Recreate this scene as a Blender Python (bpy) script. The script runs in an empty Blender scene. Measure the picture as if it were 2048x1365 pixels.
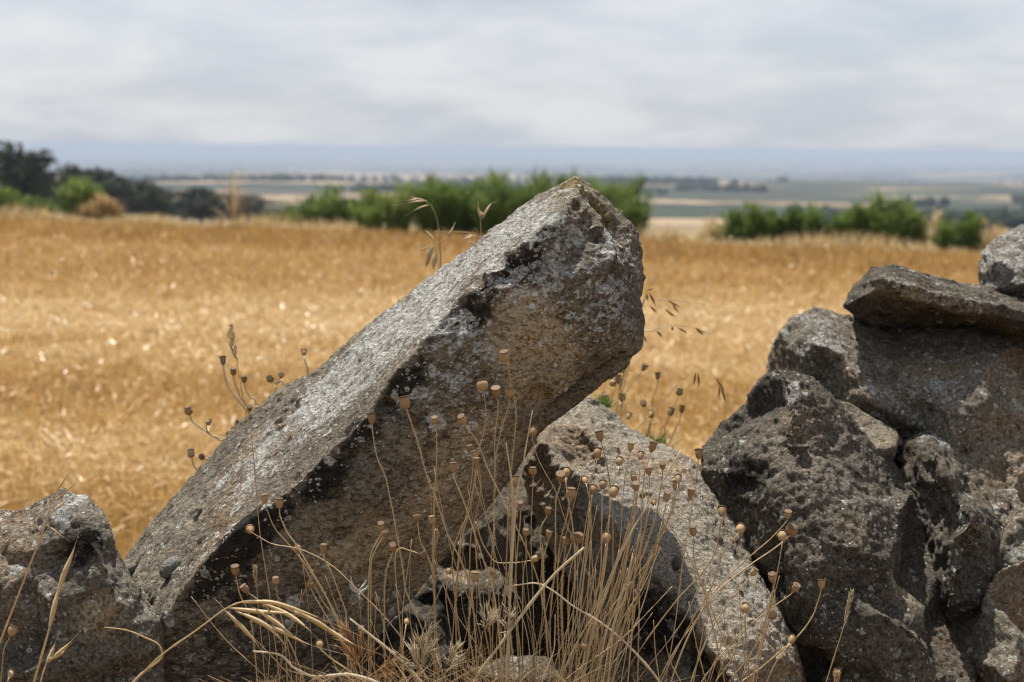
import bpy, bmesh, math, random
import numpy as np
from mathutils import Vector, Matrix, Quaternion
from mathutils.geometry import delaunay_2d_cdt

random.seed(7)
RNG = np.random.default_rng(11)
SC = bpy.context.scene
COL = SC.collection

# ------------------------------------------------------------------ camera, sky, sun, exposure
CAM_H = 1.2
PITCH = math.atan((682.5 - 296.0) / 2844.0)
ROLL = math.radians(0.45)
F_PX = 2844.0
cam_data = bpy.data.cameras.new('camera')
cam = bpy.data.objects.new('camera', cam_data)
COL.objects.link(cam)
cam_data.sensor_width = 36.0
cam_data.lens = 36.0 * F_PX / 2048.0
cam_data.clip_start = 0.05
cam_data.clip_end = 120000.0
cam_data.dof.use_dof = True
cam_data.dof.focus_distance = 1.47
cam_data.dof.aperture_fstop = 7.1
cam.location = (0, 0, CAM_H)
CAM_R = Matrix.Rotation(math.pi / 2 - PITCH, 3, 'X') @ Matrix.Rotation(ROLL, 3, 'Z')
cam.rotation_euler = CAM_R.to_euler()
SC.camera = cam

SUN_DIR = Vector((-0.14, 0.38, 0.90)).normalized()      # towards the sun
sun_data = bpy.data.lights.new('sun', 'SUN')
sun_data.energy = 5.0
sun_data.angle = math.radians(0.53)
sun_data.color = (1.0, 0.93, 0.83)
sun = bpy.data.objects.new('sun', sun_data)
COL.objects.link(sun)
sun.rotation_euler = SUN_DIR.to_track_quat('Z', 'Y').to_euler()

world = bpy.data.worlds.new('World')
SC.world = world
world.use_nodes = True
wt = world.node_tree
wt.nodes.clear()
def wn(kind, **kw):
    n = wt.nodes.new(kind)
    for k, v in kw.items():
        setattr(n, k, v)
    return n
w_out = wn('ShaderNodeOutputWorld')
w_bg = wn('ShaderNodeBackground')
w_bg.inputs['Strength'].default_value = 0.1
w_sky = wn('ShaderNodeTexSky', sky_type='NISHITA')
w_sky.sun_disc = False
w_sky.sun_elevation = math.asin(SUN_DIR.z)
w_sky.sun_rotation = math.atan2(SUN_DIR.x, SUN_DIR.y)
w_sky.dust_density = 2.0
w_tc = wn('ShaderNodeTexCoord')
w_sep = wn('ShaderNodeSeparateXYZ')
wt.links.new(w_tc.outputs['Generated'], w_sep.inputs[0])
def wmath(op, a, b):
    n = wn('ShaderNodeMath', operation=op)
    for i, v in enumerate((a, b)):
        if isinstance(v, (int, float)):
            n.inputs[i].default_value = v
        else:
            wt.links.new(v, n.inputs[i])
    return n.outputs[0]
w_z = wmath('ADD', wmath('MAXIMUM', w_sep.outputs[2], 0.0), 0.22)
w_cmb = wn('ShaderNodeCombineXYZ')
wt.links.new(wmath('DIVIDE', w_sep.outputs[0], w_z), w_cmb.inputs[0])
wt.links.new(wmath('DIVIDE', w_sep.outputs[1], w_z), w_cmb.inputs[1])
w_n1 = wn('ShaderNodeTexNoise')
w_n1.inputs['Scale'].default_value = 1.9
w_n1.inputs['Detail'].default_value = 7.0
w_n1.inputs['Roughness'].default_value = 0.56
w_n1.inputs['Distortion'].default_value = 0.25
wt.links.new(w_cmb.outputs[0], w_n1.inputs['Vector'])
w_n2 = wn('ShaderNodeTexNoise')
w_n2.inputs['Scale'].default_value = 0.55
w_n2.inputs['Detail'].default_value = 3.0
wt.links.new(w_cmb.outputs[0], w_n2.inputs['Vector'])
w_r = wn('ShaderNodeValToRGB')
w_r.color_ramp.elements[0].position = 0.37
w_r.color_ramp.elements[0].color = (3.3, 3.58, 4.05, 1)
w_r.color_ramp.elements[1].position = 0.62
w_r.color_ramp.elements[1].color = (4.45, 4.55, 4.75, 1)
wt.links.new(w_n1.outputs[0], w_r.inputs[0])
w_r2 = wn('ShaderNodeMapRange')
w_r2.inputs['From Min'].default_value = 0.35
w_r2.inputs['From Max'].default_value = 0.65
w_r2.inputs['To Min'].default_value = 0.82
w_r2.inputs['To Max'].default_value = 0.97
wt.links.new(w_n2.outputs[0], w_r2.inputs['Value'])
w_mix = wn('ShaderNodeMix', data_type='RGBA')
wt.links.new(w_r2.outputs[0], w_mix.inputs['Factor'])
wt.links.new(w_sky.outputs[0], w_mix.inputs['A'])
wt.links.new(w_r.outputs[0], w_mix.inputs['B'])
wt.links.new(w_mix.outputs['Result'], w_bg.inputs['Color'])
wt.links.new(w_bg.outputs[0], w_out.inputs['Surface'])

SC.view_settings.view_transform = 'Standard'
SC.view_settings.look = 'None'
SC.view_settings.exposure = 0.78
SC.view_settings.gamma = 1.0
SC.view_settings.use_curve_mapping = False
SC.cycles.max_bounces = 4
SC.cycles.diffuse_bounces = 2
SC.cycles.glossy_bounces = 2
SC.cycles.transmission_bounces = 3
SC.cycles.volume_bounces = 0
SC.cycles.transparent_max_bounces = 6
SC.cycles.use_denoising = True
SC.cycles.filter_width = 1.15

# ------------------------------------------------------------------ helpers
def P(px, py, Y):
    """the point of the place that stands Y metres ahead in the direction of one pixel of the 2048 px frame"""
    d = CAM_R @ Vector(((px - 1024.0) / F_PX, (682.5 - py) / F_PX, -1.0))
    return Vector((0, 0, CAM_H)) + d * (Y / d.y)

_perm = RNG.permutation(256).astype(np.int64)
_grad = RNG.normal(size=(256, 3))
_grad /= np.linalg.norm(_grad, axis=1)[:, None]
def gnoise(p):
    p = np.asarray(p, dtype=np.float64)
    i = np.floor(p).astype(np.int64)
    f = p - i
    u = f * f * f * (f * (f * 6 - 15) + 10)
    out = np.zeros(len(p))
    for dx in (0, 1):
        hx = _perm[(i[:, 0] + dx) & 255]
        wx = u[:, 0] if dx else 1 - u[:, 0]
        for dy in (0, 1):
            hy = _perm[(hx + i[:, 1] + dy) & 255]
            wy = wx * (u[:, 1] if dy else 1 - u[:, 1])
            for dz in (0, 1):
                h = _perm[(hy + i[:, 2] + dz) & 255]
                g = _grad[h]
                w = wy * (u[:, 2] if dz else 1 - u[:, 2])
                out += w * (g[:, 0] * (f[:, 0] - dx) + g[:, 1] * (f[:, 1] - dy) + g[:, 2] * (f[:, 2] - dz))
    return out
def fbm(p, octaves=4, gain=0.5, lac=2.03):
    out = np.zeros(len(p)); a = 1.0; q = np.asarray(p, dtype=np.float64).copy()
    for _ in range(octaves):
        out += a * gnoise(q); a *= gain; q = q * lac + 17.3
    return out
def ridged(p, octaves=3, gain=0.5):
    out = np.zeros(len(p)); a = 1.0; q = np.asarray(p, dtype=np.float64).copy()
    for _ in range(octaves):
        out += a * (1 - 2.2 * np.abs(gnoise(q))); a *= gain; q = q * 2.1 + 9.1
    return out
def sstep(a, b, x):
    t = np.clip((x - a) / (b - a), 0, 1)
    return t * t * (3 - 2 * t)

def link(o, parent=None):
    COL.objects.link(o)
    if parent is not None:
        o.parent = parent
    return o
def tag(o, label=None, cat=None, group=None, kind=None):
    if label: o['label'] = label
    if cat: o['category'] = cat
    if group: o['group'] = group
    if kind: o['kind'] = kind
    return o
def empty(name, loc):
    o = bpy.data.objects.new(name, None)
    o.empty_display_size = 0.02
    o.location = loc
    return link(o)
def np_mesh(name, verts, faces, mat=None, smooth=False, attr=None):
    """verts (N,3); faces (M,3) or (M,4) array"""
    me = bpy.data.meshes.new(name)
    verts = np.asarray(verts, dtype=np.float32); faces = np.asarray(faces, dtype=np.int32)
    k = faces.shape[1]
    me.vertices.add(len(verts)); me.vertices.foreach_set('co', verts.ravel())
    me.loops.add(faces.size); me.loops.foreach_set('vertex_index', faces.ravel())
    me.polygons.add(len(faces))
    me.polygons.foreach_set('loop_start', np.arange(0, faces.size, k, dtype=np.int32))
    me.update(calc_edges=True)
    me.polygons.foreach_set('use_smooth', np.full(len(faces), bool(smooth)))
    if attr is not None:
        for an, av in attr.items():
            av = np.asarray(av, dtype=np.float32)
            if av.ndim == 1:
                a = me.attributes.new(an, 'FLOAT', 'POINT'); a.data.foreach_set('value', av)
            else:
                a = me.attributes.new(an, 'FLOAT_COLOR', 'POINT'); a.data.foreach_set('color', av.ravel())
    if mat: me.materials.append(mat)
    me.update()
    return me

class MB:
    """collects tubes and other small shapes, then links them as one mesh object"""
    def __init__(self):
        self.v = []; self.f = []
    def tube(self, pts, radii, sides=5, cap=True):
        pts = [Vector(p) for p in pts]
        n = len(pts)
        if isinstance(radii, (int, float)): radii = [radii] * n
        t = (pts[1] - pts[0]).normalized()
        up = Vector((0, 0, 1)) if abs(t.z) < 0.9 else Vector((1, 0, 0))
        a = t.cross(up).normalized(); start = len(self.v)
        for i in range(n):
            if i == 0: t = (pts[1] - pts[0])
            elif i == n - 1: t = (pts[-1] - pts[-2])
            else: t = pts[i + 1] - pts[i - 1]
            t = t.normalized()
            a = (a - t * a.dot(t)).normalized()
            b = t.cross(a)
            for k in range(sides):
                ang = 2 * math.pi * k / sides
                self.v.append(pts[i] + (a * math.cos(ang) + b * math.sin(ang)) * radii[i])
        for i in range(n - 1):
            for k in range(sides):
                k2 = (k + 1) % sides
                self.f.append((start + i * sides + k, start + i * sides + k2, start + (i + 1) * sides + k2, start + (i + 1) * sides + k))
        if cap:
            self.f.append(tuple(start + k for k in range(sides))[::-1])
            self.f.append(tuple(start + (n - 1) * sides + k for k in range(sides)))
    def spike(self, p, q, r):
        """thin three-sided spike from p to q"""
        p = Vector(p); q = Vector(q); t = (q - p)
        if t.length < 1e-7: return
        t.normalize()
        up = Vector((0, 0, 1)) if abs(t.z) < 0.9 else Vector((1, 0, 0))
        a = t.cross(up).normalized(); b = t.cross(a); s = len(self.v)
        for k in range(3):
            g = 2 * math.pi * k / 3
            self.v.append(p + (a * math.cos(g) + b * math.sin(g)) * r)
        self.v.append(q)
        self.f += [(s, s + 1, s + 3), (s + 1, s + 2, s + 3), (s + 2, s, s + 3)]
    def ribbon(self, pts, widths, side=None, fold=0.25):
        """a leaf-like strip with a fold along the middle"""
        pts = [Vector(p) for p in pts]; n = len(pts); s = len(self.v)
        for i in range(n):
            t = (pts[min(i + 1, n - 1)] - pts[max(i - 1, 0)]).normalized()
            sd = Vector(side) if side is not None else t.cross(Vector((0, -1, 0.15)))
            sd = (sd - t * sd.dot(t))
            sd = sd.normalized() if sd.length > 1e-6 else Vector((1, 0, 0))
            nn = t.cross(sd)
            w = widths[i]
            self.v += [pts[i] - sd * w, pts[i] + nn * w * fold, pts[i] + sd * w, pts[i] - nn * w * fold]
        for i in range(n - 1):
            for k in range(4):
                k2 = (k + 1) % 4
                self.f.append((s + 4 * i + k, s + 4 * i + k2, s + 4 * i + 4 + k2, s + 4 * i + 4 + k))
    def mesh(self, name, mat, smooth=True):
        me = bpy.data.meshes.new(name)
        me.from_pydata([tuple(v) for v in self.v], [], self.f)
        me.materials.append(mat)
        me.polygons.foreach_set('use_smooth', [smooth] * len(me.polygons))
        me.update()
        return me
    def build(self, name, mat, parent=None, smooth=True):
        loc = parent.matrix_world.translation if parent is not None else None
        if parent is not None:
            off = ROOT_LOC.get(parent.name, Vector((0, 0, 0)))
            self.v = [v - off for v in self.v]
        o = bpy.data.objects.new(name, self.mesh(name, mat, smooth))
        return link(o, parent)
ROOT_LOC = {}
def thing(name, loc, label, cat, group=None):
    o = empty(name, loc); tag(o, label, cat, group)
    ROOT_LOC[o.name] = Vector(loc)
    return o
def catmull(pts, n=6):
    pts = [Vector(p) for p in pts]
    if len(pts) < 3:
        return [pts[0].lerp(pts[-1], i / (2 * n)) for i in range(2 * n + 1)]
    q = [pts[0] * 2 - pts[1]] + pts + [pts[-1] * 2 - pts[-2]]
    out = []
    for i in range(1, len(q) - 2):
        p0, p1, p2, p3 = q[i - 1], q[i], q[i + 1], q[i + 2]
        for k in range(n):
            t = k / n
            out.append(0.5 * ((2 * p1) + (p2 - p0) * t + (2 * p0 - 5 * p1 + 4 * p2 - p3) * t * t + (3 * p1 - p0 - 3 * p2 + p3) * t ** 3))
    out.append(pts[-1])
    return out

# ------------------------------------------------------------------ materials
class NT:
    def __init__(self, name):
        self.m = bpy.data.materials.new(name); self.m.use_nodes = True
        self.t = self.m.node_tree; self.t.nodes.clear()
        self.out = self.n('ShaderNodeOutputMaterial')
    def n(self, kind, **kw):
        nd = self.t.nodes.new(kind)
        for k, v in kw.items(): setattr(nd, k, v)
        return nd
    def set(self, sock, v):
        if hasattr(v, 'is_linked') or hasattr(v, 'links'):
            self.t.links.new(v, sock)
        elif isinstance(v, (tuple, list)) and len(v) == 3 and sock.type == 'RGBA':
            sock.default_value = (*v, 1)
        else:
            sock.default_value = v
    def math(self, op, a, b=0.0, clamp=False):
        nd = self.n('ShaderNodeMath', operation=op); nd.use_clamp = clamp
        self.set(nd.inputs[0], a); self.set(nd.inputs[1], b)
        return nd.outputs[0]
    def noise(self, vec, scale, detail=4.0, rough=0.55, dist=0.0):
        nd = self.n('ShaderNodeTexNoise')
        self.set(nd.inputs['Vector'], vec); nd.inputs['Scale'].default_value = scale
        nd.inputs['Detail'].default_value = detail; nd.inputs['Roughness'].default_value = rough
        nd.inputs['Distortion'].default_value = dist
        return nd.outputs[0]
    def voro(self, vec, scale, feature='F1', rand=1.0):
        nd = self.n('ShaderNodeTexVoronoi', feature=feature)
        self.set(nd.inputs['Vector'], vec); nd.inputs['Scale'].default_value = scale
        nd.inputs['Randomness'].default_value = rand
        return nd
    def range(self, v, a, b, c=0.0, d=1.0, smooth=True):
        nd = self.n('ShaderNodeMapRange'); nd.interpolation_type = 'SMOOTHSTEP' if smooth else 'LINEAR'
        for s, x in zip(('Value', 'From Min', 'From Max', 'To Min', 'To Max'), (v, a, b, c, d)):
            self.set(nd.inputs[s], x)
        return nd.outputs[0]
    def mix(self, f, a, b, blend='MIX'):
        nd = self.n('ShaderNodeMix', data_type='RGBA', blend_type=blend)
        self.set(nd.inputs[0], f); self.set(nd.inputs['A'], a); self.set(nd.inputs['B'], b)
        return nd.outputs['Result']
    def ramp(self, f, stops):
        nd = self.n('ShaderNodeValToRGB'); cr = nd.color_ramp
        while len(cr.elements) < len(stops): cr.elements.new(0.5)
        for e, (p, c) in zip(cr.elements, stops):
            e.position = p; e.color = (*c, 1)
        self.set(nd.inputs[0], f)
        return nd.outputs[0]
    def attr(self, name):
        return self.n('ShaderNodeAttribute', attribute_name=name)
    def bump(self, h, strength, dist, normal=None):
        nd = self.n('ShaderNodeBump')
        self.set(nd.inputs['Height'], h); nd.inputs['Strength'].default_value = strength
        nd.inputs['Distance'].default_value = dist
        if normal is not None: self.t.links.new(normal, nd.inputs['Normal'])
        return nd.outputs[0]
    def principled(self, col, rough=0.85, normal=None, spec=0.3):
        nd = self.n('ShaderNodeBsdfPrincipled')
        self.set(nd.inputs['Base Color'], col); self.set(nd.inputs['Roughness'], rough)
        nd.inputs['Specular IOR Level'].default_value = spec
        if normal is not None: self.t.links.new(normal, nd.inputs['Normal'])
        return nd.outputs[0]
    def finish(self, shader):
        self.t.links.new(shader, self.out.inputs['Surface']); return self.m

def stone_material(name, base, crust=(0.018, 0.017, 0.015), lich=(0.57, 0.57, 0.54), spots=1.0, grain=None, offset=(0, 0, 0)):
    """base: dark, middle and light colour of the bare stone. The point colour 'growth' carries where
    pale crust lichen (r), black crust (g), bare tan stone (b) and yellow lichen (a) grow."""
    T = NT(name)
    co = T.n('ShaderNodeTexCoord').outputs['Object']
    mp = T.n('ShaderNodeMapping'); T.set(mp.inputs[0], co); mp.inputs['Location'].default_value = offset
    co = mp.outputs[0]
    if grain:
        mg = T.n('ShaderNodeMapping'); T.set(mg.inputs[0], co)
        mg.inputs['Rotation'].default_value = grain; mg.inputs['Scale'].default_value = (0.5, 1.0, 1.0)
        cg = mg.outputs[0]
    else:
        cg = co
    g = T.attr('growth'); sep = T.n('ShaderNodeSeparateColor'); T.set(sep.inputs[0], g.outputs['Color'])
    gr, gg, gb, ga = sep.outputs[0], sep.outputs[1], sep.outputs[2], g.outputs['Alpha']
    warp = T.n('ShaderNodeTexNoise'); T.set(warp.inputs['Vector'], co); warp.inputs['Scale'].default_value = 55.0
    warp.inputs['Detail'].default_value = 3.0
    wv = T.n('ShaderNodeVectorMath', operation='MULTIPLY_ADD')
    T.set(wv.inputs[0], warp.outputs['Color']); wv.inputs[1].default_value = (0.016,) * 3; T.set(wv.inputs[2], co)
    wco = wv.outputs[0]
    n1 = T.noise(cg, 9.0, 7.0, 0.62)
    n2 = T.noise(cg, 70.0, 6.0, 0.68)
    n3 = T.noise(co, 380.0, 4.0, 0.7)
    tone = T.math('ADD', T.math('MULTIPLY', n1, 0.6), T.math('MULTIPLY', n2, 0.4))
    col = T.ramp(tone, [(0.30, base[0]), (0.5, base[1]), (0.70, base[2])])
    # bare stone, tan with rusty stains
    tan = T.ramp(T.noise(co, 14.0, 6.0, 0.6), [(0.32, (0.25, 0.205, 0.14)), (0.55, (0.39, 0.32, 0.22)), (0.75, (0.48, 0.33, 0.19))])
    blot = T.noise(wco, 5.5, 4.0, 0.6)
    col = T.mix(T.range(blot, 0.50, 0.66, 0.0, 0.55), col, T.mix(1.0, col, (1.25, 0.98, 0.72), 'MULTIPLY'))
    col = T.mix(T.range(blot, 0.48, 0.34, 0.0, 0.6), col, T.mix(1.0, col, (0.72, 0.76, 0.74), 'MULTIPLY'))
    col = T.mix(gb, col, tan)
    # fine speckle
    col = T.mix(T.range(n3, 0.35, 0.68, 0.0, 1.0), T.mix(1.0, col, (0.62, 0.60, 0.57), 'MULTIPLY'), col)
    # black crust
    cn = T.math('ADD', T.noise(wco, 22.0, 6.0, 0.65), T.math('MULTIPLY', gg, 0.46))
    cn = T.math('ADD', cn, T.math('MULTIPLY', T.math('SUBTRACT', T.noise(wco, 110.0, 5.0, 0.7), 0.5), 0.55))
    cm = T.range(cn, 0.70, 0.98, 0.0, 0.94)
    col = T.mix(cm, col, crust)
    # yellow ochre lichen and moss film
    om = T.range(T.math('ADD', T.noise(wco, 40.0, 5.0, 0.7), T.math('MULTIPLY', ga, 0.5)), 0.66, 0.86, 0.0, 0.75)
    col = T.mix(om, col, T.ramp(n2, [(0.3, (0.10, 0.075, 0.02)), (0.7, (0.34, 0.27, 0.10))]))
    # pale crust lichen as a broken sheet
    ln = T.math('ADD', T.math('ADD', T.math('MULTIPLY', T.noise(wco, 26.0, 8.0, 0.72), 0.58), T.math('MULTIPLY', T.noise(wco, 120.0, 6.0, 0.75), 0.42)), T.math('MULTIPLY', gr, 0.25))
    gz = T.n('ShaderNodeSeparateXYZ'); T.set(gz.inputs[0], T.n('ShaderNodeNewGeometry').outputs['Normal'])
    ln = T.math('ADD', ln, T.range(gz.outputs[2], -0.05, 0.40, -0.21, 0.005))
    lm = T.range(ln, 0.645, 0.70, 0.0, 0.90)
    lm = T.math('MULTIPLY', lm, T.range(T.noise(co, 290.0, 4.0, 0.75), 0.40, 0.50, 0.12, 1.0))
    lcol = T.mix(T.range(T.noise(co, 240.0, 4.0, 0.7), 0.3, 0.7), T.mix(1.0, lich, (0.62, 0.62, 0.62), 'MULTIPLY'), lich)
    col = T.mix(lm, col, lcol)
    # round lichen rosettes of three sizes
    rim_h = None
    spot_sum = lm
    clus = T.math('MULTIPLY', T.math('SUBTRACT', T.noise(co, 17.0, 3.0, 0.6), 0.5), 1.3)
    fray = T.math('MULTIPLY', T.math('SUBTRACT', T.noise(co, 210.0, 4.0, 0.7), 0.5), 0.34)
    for sc, th, pr in ((27.0, 0.36, 0.93), (46.0, 0.40, 0.85), (85.0, 0.42, 0.82), (180.0, 0.42, 0.82)):
        v = T.voro(wco, sc)
        vs = T.n('ShaderNodeSeparateColor'); T.set(vs.inputs[0], v.outputs['Color'])
        size = T.range(vs.outputs[0], 0.0, 1.0, th * 0.35, th, False)
        m = T.range(T.math('ADD', v.outputs['Distance'], fray), T.math('MULTIPLY', size, 0.86), size, 1.0, 0.0)
        grow = T.math('ADD', T.math('MULTIPLY', gr, 0.62), T.math('MULTIPLY', gg, 0.08))
        keep = T.range(T.math('ADD', T.math('ADD', vs.outputs[1], clus), T.math('MULTIPLY', grow, spots)), pr + 0.15 + 0.12 * (1 - spots), pr + 0.18 + 0.12 * (1 - spots))
        m = T.math('MULTIPLY', m, keep)
        m = T.math('MULTIPLY', m, T.range(T.noise(co, 300.0, 3.0), 0.3, 0.5, 0.45, 1.0))
        sc_col = T.mix(vs.outputs[2], lich, T.mix(0.5, (0.27, 0.29, 0.255), lich))
        sc_col = T.mix(T.range(v.outputs['Distance'], T.math('MULTIPLY', size, 0.3), T.math('MULTIPLY', size, 0.75)), T.mix(1.0, sc_col, (0.68, 0.68, 0.66), 'MULTIPLY'), sc_col)
        col = T.mix(T.math('MULTIPLY', m, 0.92), col, sc_col)
        spot_sum = T.math('MAXIMUM', spot_sum, m)
    # small speckle shadows painted into the colour as dark grains and pits; pale flakes
    gn = T.noise(cg, 230.0, 5.0, 0.78)
    col = T.mix(T.range(gn, 0.46, 0.36, 0.0, 0.72), col, T.mix(1.0, col, (0.22, 0.21, 0.20), 'MULTIPLY'))
    vf = T.voro(wco, 250.0); vfs = T.n('ShaderNodeSeparateColor'); T.set(vfs.inputs[0], vf.outputs['Color'])
    fl = T.math('MULTIPLY', T.range(T.math('ADD', vf.outputs['Distance'], fray), 0.22, 0.42, 1.0, 0.0), T.range(T.math('ADD', T.math('ADD', vfs.outputs[0], T.math('MULTIPLY', clus, 0.8)), T.math('MULTIPLY', gr, 0.30)), 0.97, 1.06))
    col = T.mix(T.math('MULTIPLY', fl, 0.85), col, lich)
    # relief
    h = T.math('ADD', T.math('MULTIPLY', n2, 1.0), T.math('MULTIPLY', n3, 0.35))
    h = T.math('ADD', h, T.math('MULTIPLY', T.noise(cg, 170.0, 5.0, 0.7), 0.8))
    h = T.math('ADD', h, T.math('MULTIPLY', spot_sum, 0.22))
    h = T.math('ADD', h, T.math('MULTIPLY', T.range(gn, 0.36, 0.5), 0.35))
    pit = T.range(T.voro(wco, 130.0).outputs['Distance'], 0.08, 0.36, 0.0, 1.0)
    h = T.math('ADD', h, T.math('MULTIPLY', pit, 0.22))
    h = T.math('MULTIPLY', h, T.range(gb, 0.0, 1.0, 1.0, 0.45))
    nrm = T.bump(h, 1.0, 0.0085)
    return T.finish(T.principled(col, 0.92, nrm, 0.15))

def straw_material(name, dark, mid, light, attr=True, trans=0.35, rough=0.5, spec=0.4, band=False):
    T = NT(name)
    if attr:
        f = T.attr('tone').outputs['Fac']
    else:
        inf = T.n('ShaderNodeObjectInfo').outputs['Random']
        co = T.n('ShaderNodeTexCoord').outputs['Object']
        f = T.math('ADD', T.math('MULTIPLY', inf, 0.5), T.math('MULTIPLY', T.noise(co, 60.0, 3.0), 0.55), True)
    col = T.ramp(f, [(0.0, dark), (0.5, mid), (1.0, light)])
    d = T.principled(col, rough, None, spec)
    tr = T.n('ShaderNodeBsdfTranslucent'); T.set(tr.inputs[0], col)
    mx = T.n('ShaderNodeMixShader'); mx.inputs[0].default_value = trans
    T.t.links.new(d, mx.inputs[1]); T.t.links.new(tr.outputs[0], mx.inputs[2])
    return T.finish(mx.outputs[0])

M_CROP = straw_material('ripe_straw', (0.25, 0.135, 0.036), (0.51, 0.325, 0.108), (0.69, 0.54, 0.31), True, 0.28, 0.36, 0.5)
M_DRYGRASS = straw_material('dry_verge_grass', (0.26, 0.16, 0.065), (0.46, 0.34, 0.17), (0.60, 0.50, 0.30), True, 0.35, 0.6, 0.2)
M_STEM = straw_material('dry_stem', (0.27, 0.18, 0.09), (0.43, 0.315, 0.175), (0.58, 0.46, 0.29), False, 0.15, 0.6, 0.25)
M_PALE = straw_material('bleached_straw', (0.42, 0.34, 0.22), (0.55, 0.47, 0.33), (0.70, 0.62, 0.48), False, 0.35, 0.55, 0.25)
M_CAPS = straw_material('dry_capsule', (0.17, 0.105, 0.052), (0.33, 0.215, 0.108), (0.50, 0.375, 0.215), False, 0.25, 0.6, 0.25)
M_LID = straw_material('capsule_lid', (0.07, 0.042, 0.024), (0.12, 0.075, 0.042), (0.20, 0.135, 0.08), False, 0.0, 0.7, 0.2)
M_SPIKELET = straw_material('grass_spikelet', (0.40, 0.29, 0.15), (0.55, 0.43, 0.25), (0.68, 0.58, 0.40), False, 0.3, 0.5, 0.3)
M_REDGRASS = straw_material('brown_spikelet', (0.24, 0.12, 0.05), (0.36, 0.2, 0.09), (0.45, 0.29, 0.15), False, 0.3, 0.6, 0.2)
M_BROOM = straw_material('broom_green', (0.022, 0.042, 0.011), (0.085, 0.140, 0.030), (0.21, 0.26, 0.075), True, 0.40, 0.6, 0.2)
M_GREENWEED = straw_material('green_weed', (0.06, 0.11, 0.03), (0.12, 0.19, 0.05), (0.22, 0.28, 0.09), True, 0.4, 0.6, 0.2)
M_OAK = straw_material('oak_leaf', (0.012, 0.018, 0.009), (0.028, 0.037, 0.018), (0.06, 0.07, 0.033), True, 0.08, 0.55, 0.25)
M_FARWOOD = straw_material('far_wood_leaf', (0.010, 0.016, 0.012), (0.02, 0.032, 0.02), (0.04, 0.055, 0.03), True, 0.0, 0.9, 0.1)
def plain(name, col, rough=0.8, var=0.4, scale=20.0):
    T = NT(name); co = T.n('ShaderNodeTexCoord').outputs['Object']
    c = T.mix(T.noise(co, scale, 5.0), tuple(x * (1 - var) for x in col), tuple(x * (1 + var) for x in col))
    return T.finish(T.principled(c, rough, T.bump(T.noise(co, scale * 4, 4.0), 0.5, 0.01), 0.2))
M_BARK = plain('bark', (0.06, 0.05, 0.04), 0.9)

def ground_material():
    T = NT('earth_and_fields')
    pos = T.n('ShaderNodeNewGeometry').outputs['Position']
    sp = T.n('ShaderNodeSeparateXYZ'); T.set(sp.inputs[0], pos)
    y = sp.outputs[1]
    soil = T.ramp(T.noise(pos, 9.0, 8.0, 0.7), [(0.3, (0.10, 0.065, 0.035)), (0.55, (0.26, 0.155, 0.06)), (0.75, (0.40, 0.27, 0.12))])
    rough_land = T.ramp(T.noise(pos, 0.35, 7.0, 0.65), [(0.35, (0.08, 0.07, 0.04)), (0.5, (0.20, 0.15, 0.085)), (0.7, (0.31, 0.24, 0.145))])
    # distant patchwork of fields and woods
    wob = T.n('ShaderNodeTexNoise'); T.set(wob.inputs['Vector'], pos); wob.inputs['Scale'].default_value = 0.004
    wv = T.n('ShaderNodeVectorMath', operation='MULTIPLY_ADD'); T.set(wv.inputs[0], wob.outputs['Color'])
    wv.inputs[1].default_value = (160, 160, 0); T.set(wv.inputs[2], pos)
    def patches(scale):
        v = T.voro(wv.outputs[0], scale)
        vs = T.n('ShaderNodeSeparateColor'); T.set(vs.inputs[0], v.outputs['Color'])
        return T.ramp(vs.outputs[0], [(0.0, (0.020, 0.028, 0.020)), (0.36, (0.035, 0.042, 0.028)), (0.42, (0.10, 0.095, 0.055)), (0.52, (0.17, 0.125, 0.08)), (0.78, (0.31, 0.235, 0.155)), (0.9, (0.17, 0.10, 0.065)), (1.0, (0.03, 0.036, 0.024))])
    fields = T.mix(T.range(y, 900.0, 2600.0), patches(0.0075), patches(0.0021))
    fields = T.mix(T.range(y, 4500.0, 9000.0), fields, patches(0.0007))
    woods = T.range(T.noise(wv.outputs[0], 0.004, 8.0, 0.7), 0.52, 0.57)
    fields = T.mix(T.math('MULTIPLY', woods, 0.9), fields, (0.020, 0.028, 0.020))
    fields = T.mix(T.range(T.noise(pos, 0.05, 5.0, 0.7), 0.54, 0.58, 0.0, 0.8), fields, (0.028, 0.036, 0.022))
    far = T.range(y, 200.0, 420.0)
    near = T.range(T.math('ADD', y, T.math('MULTIPLY', sp.outputs[0], 0.45)), 17.9, 19.4)
    col = T.mix(far, T.mix(near, soil, rough_land), fields)
    nrm = T.bump(T.noise(pos, 25.0, 6.0, 0.7), 0.8, 0.03)
    return T.finish(T.principled(col, 0.95, nrm, 0.1))
M_GROUND = ground_material()

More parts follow.
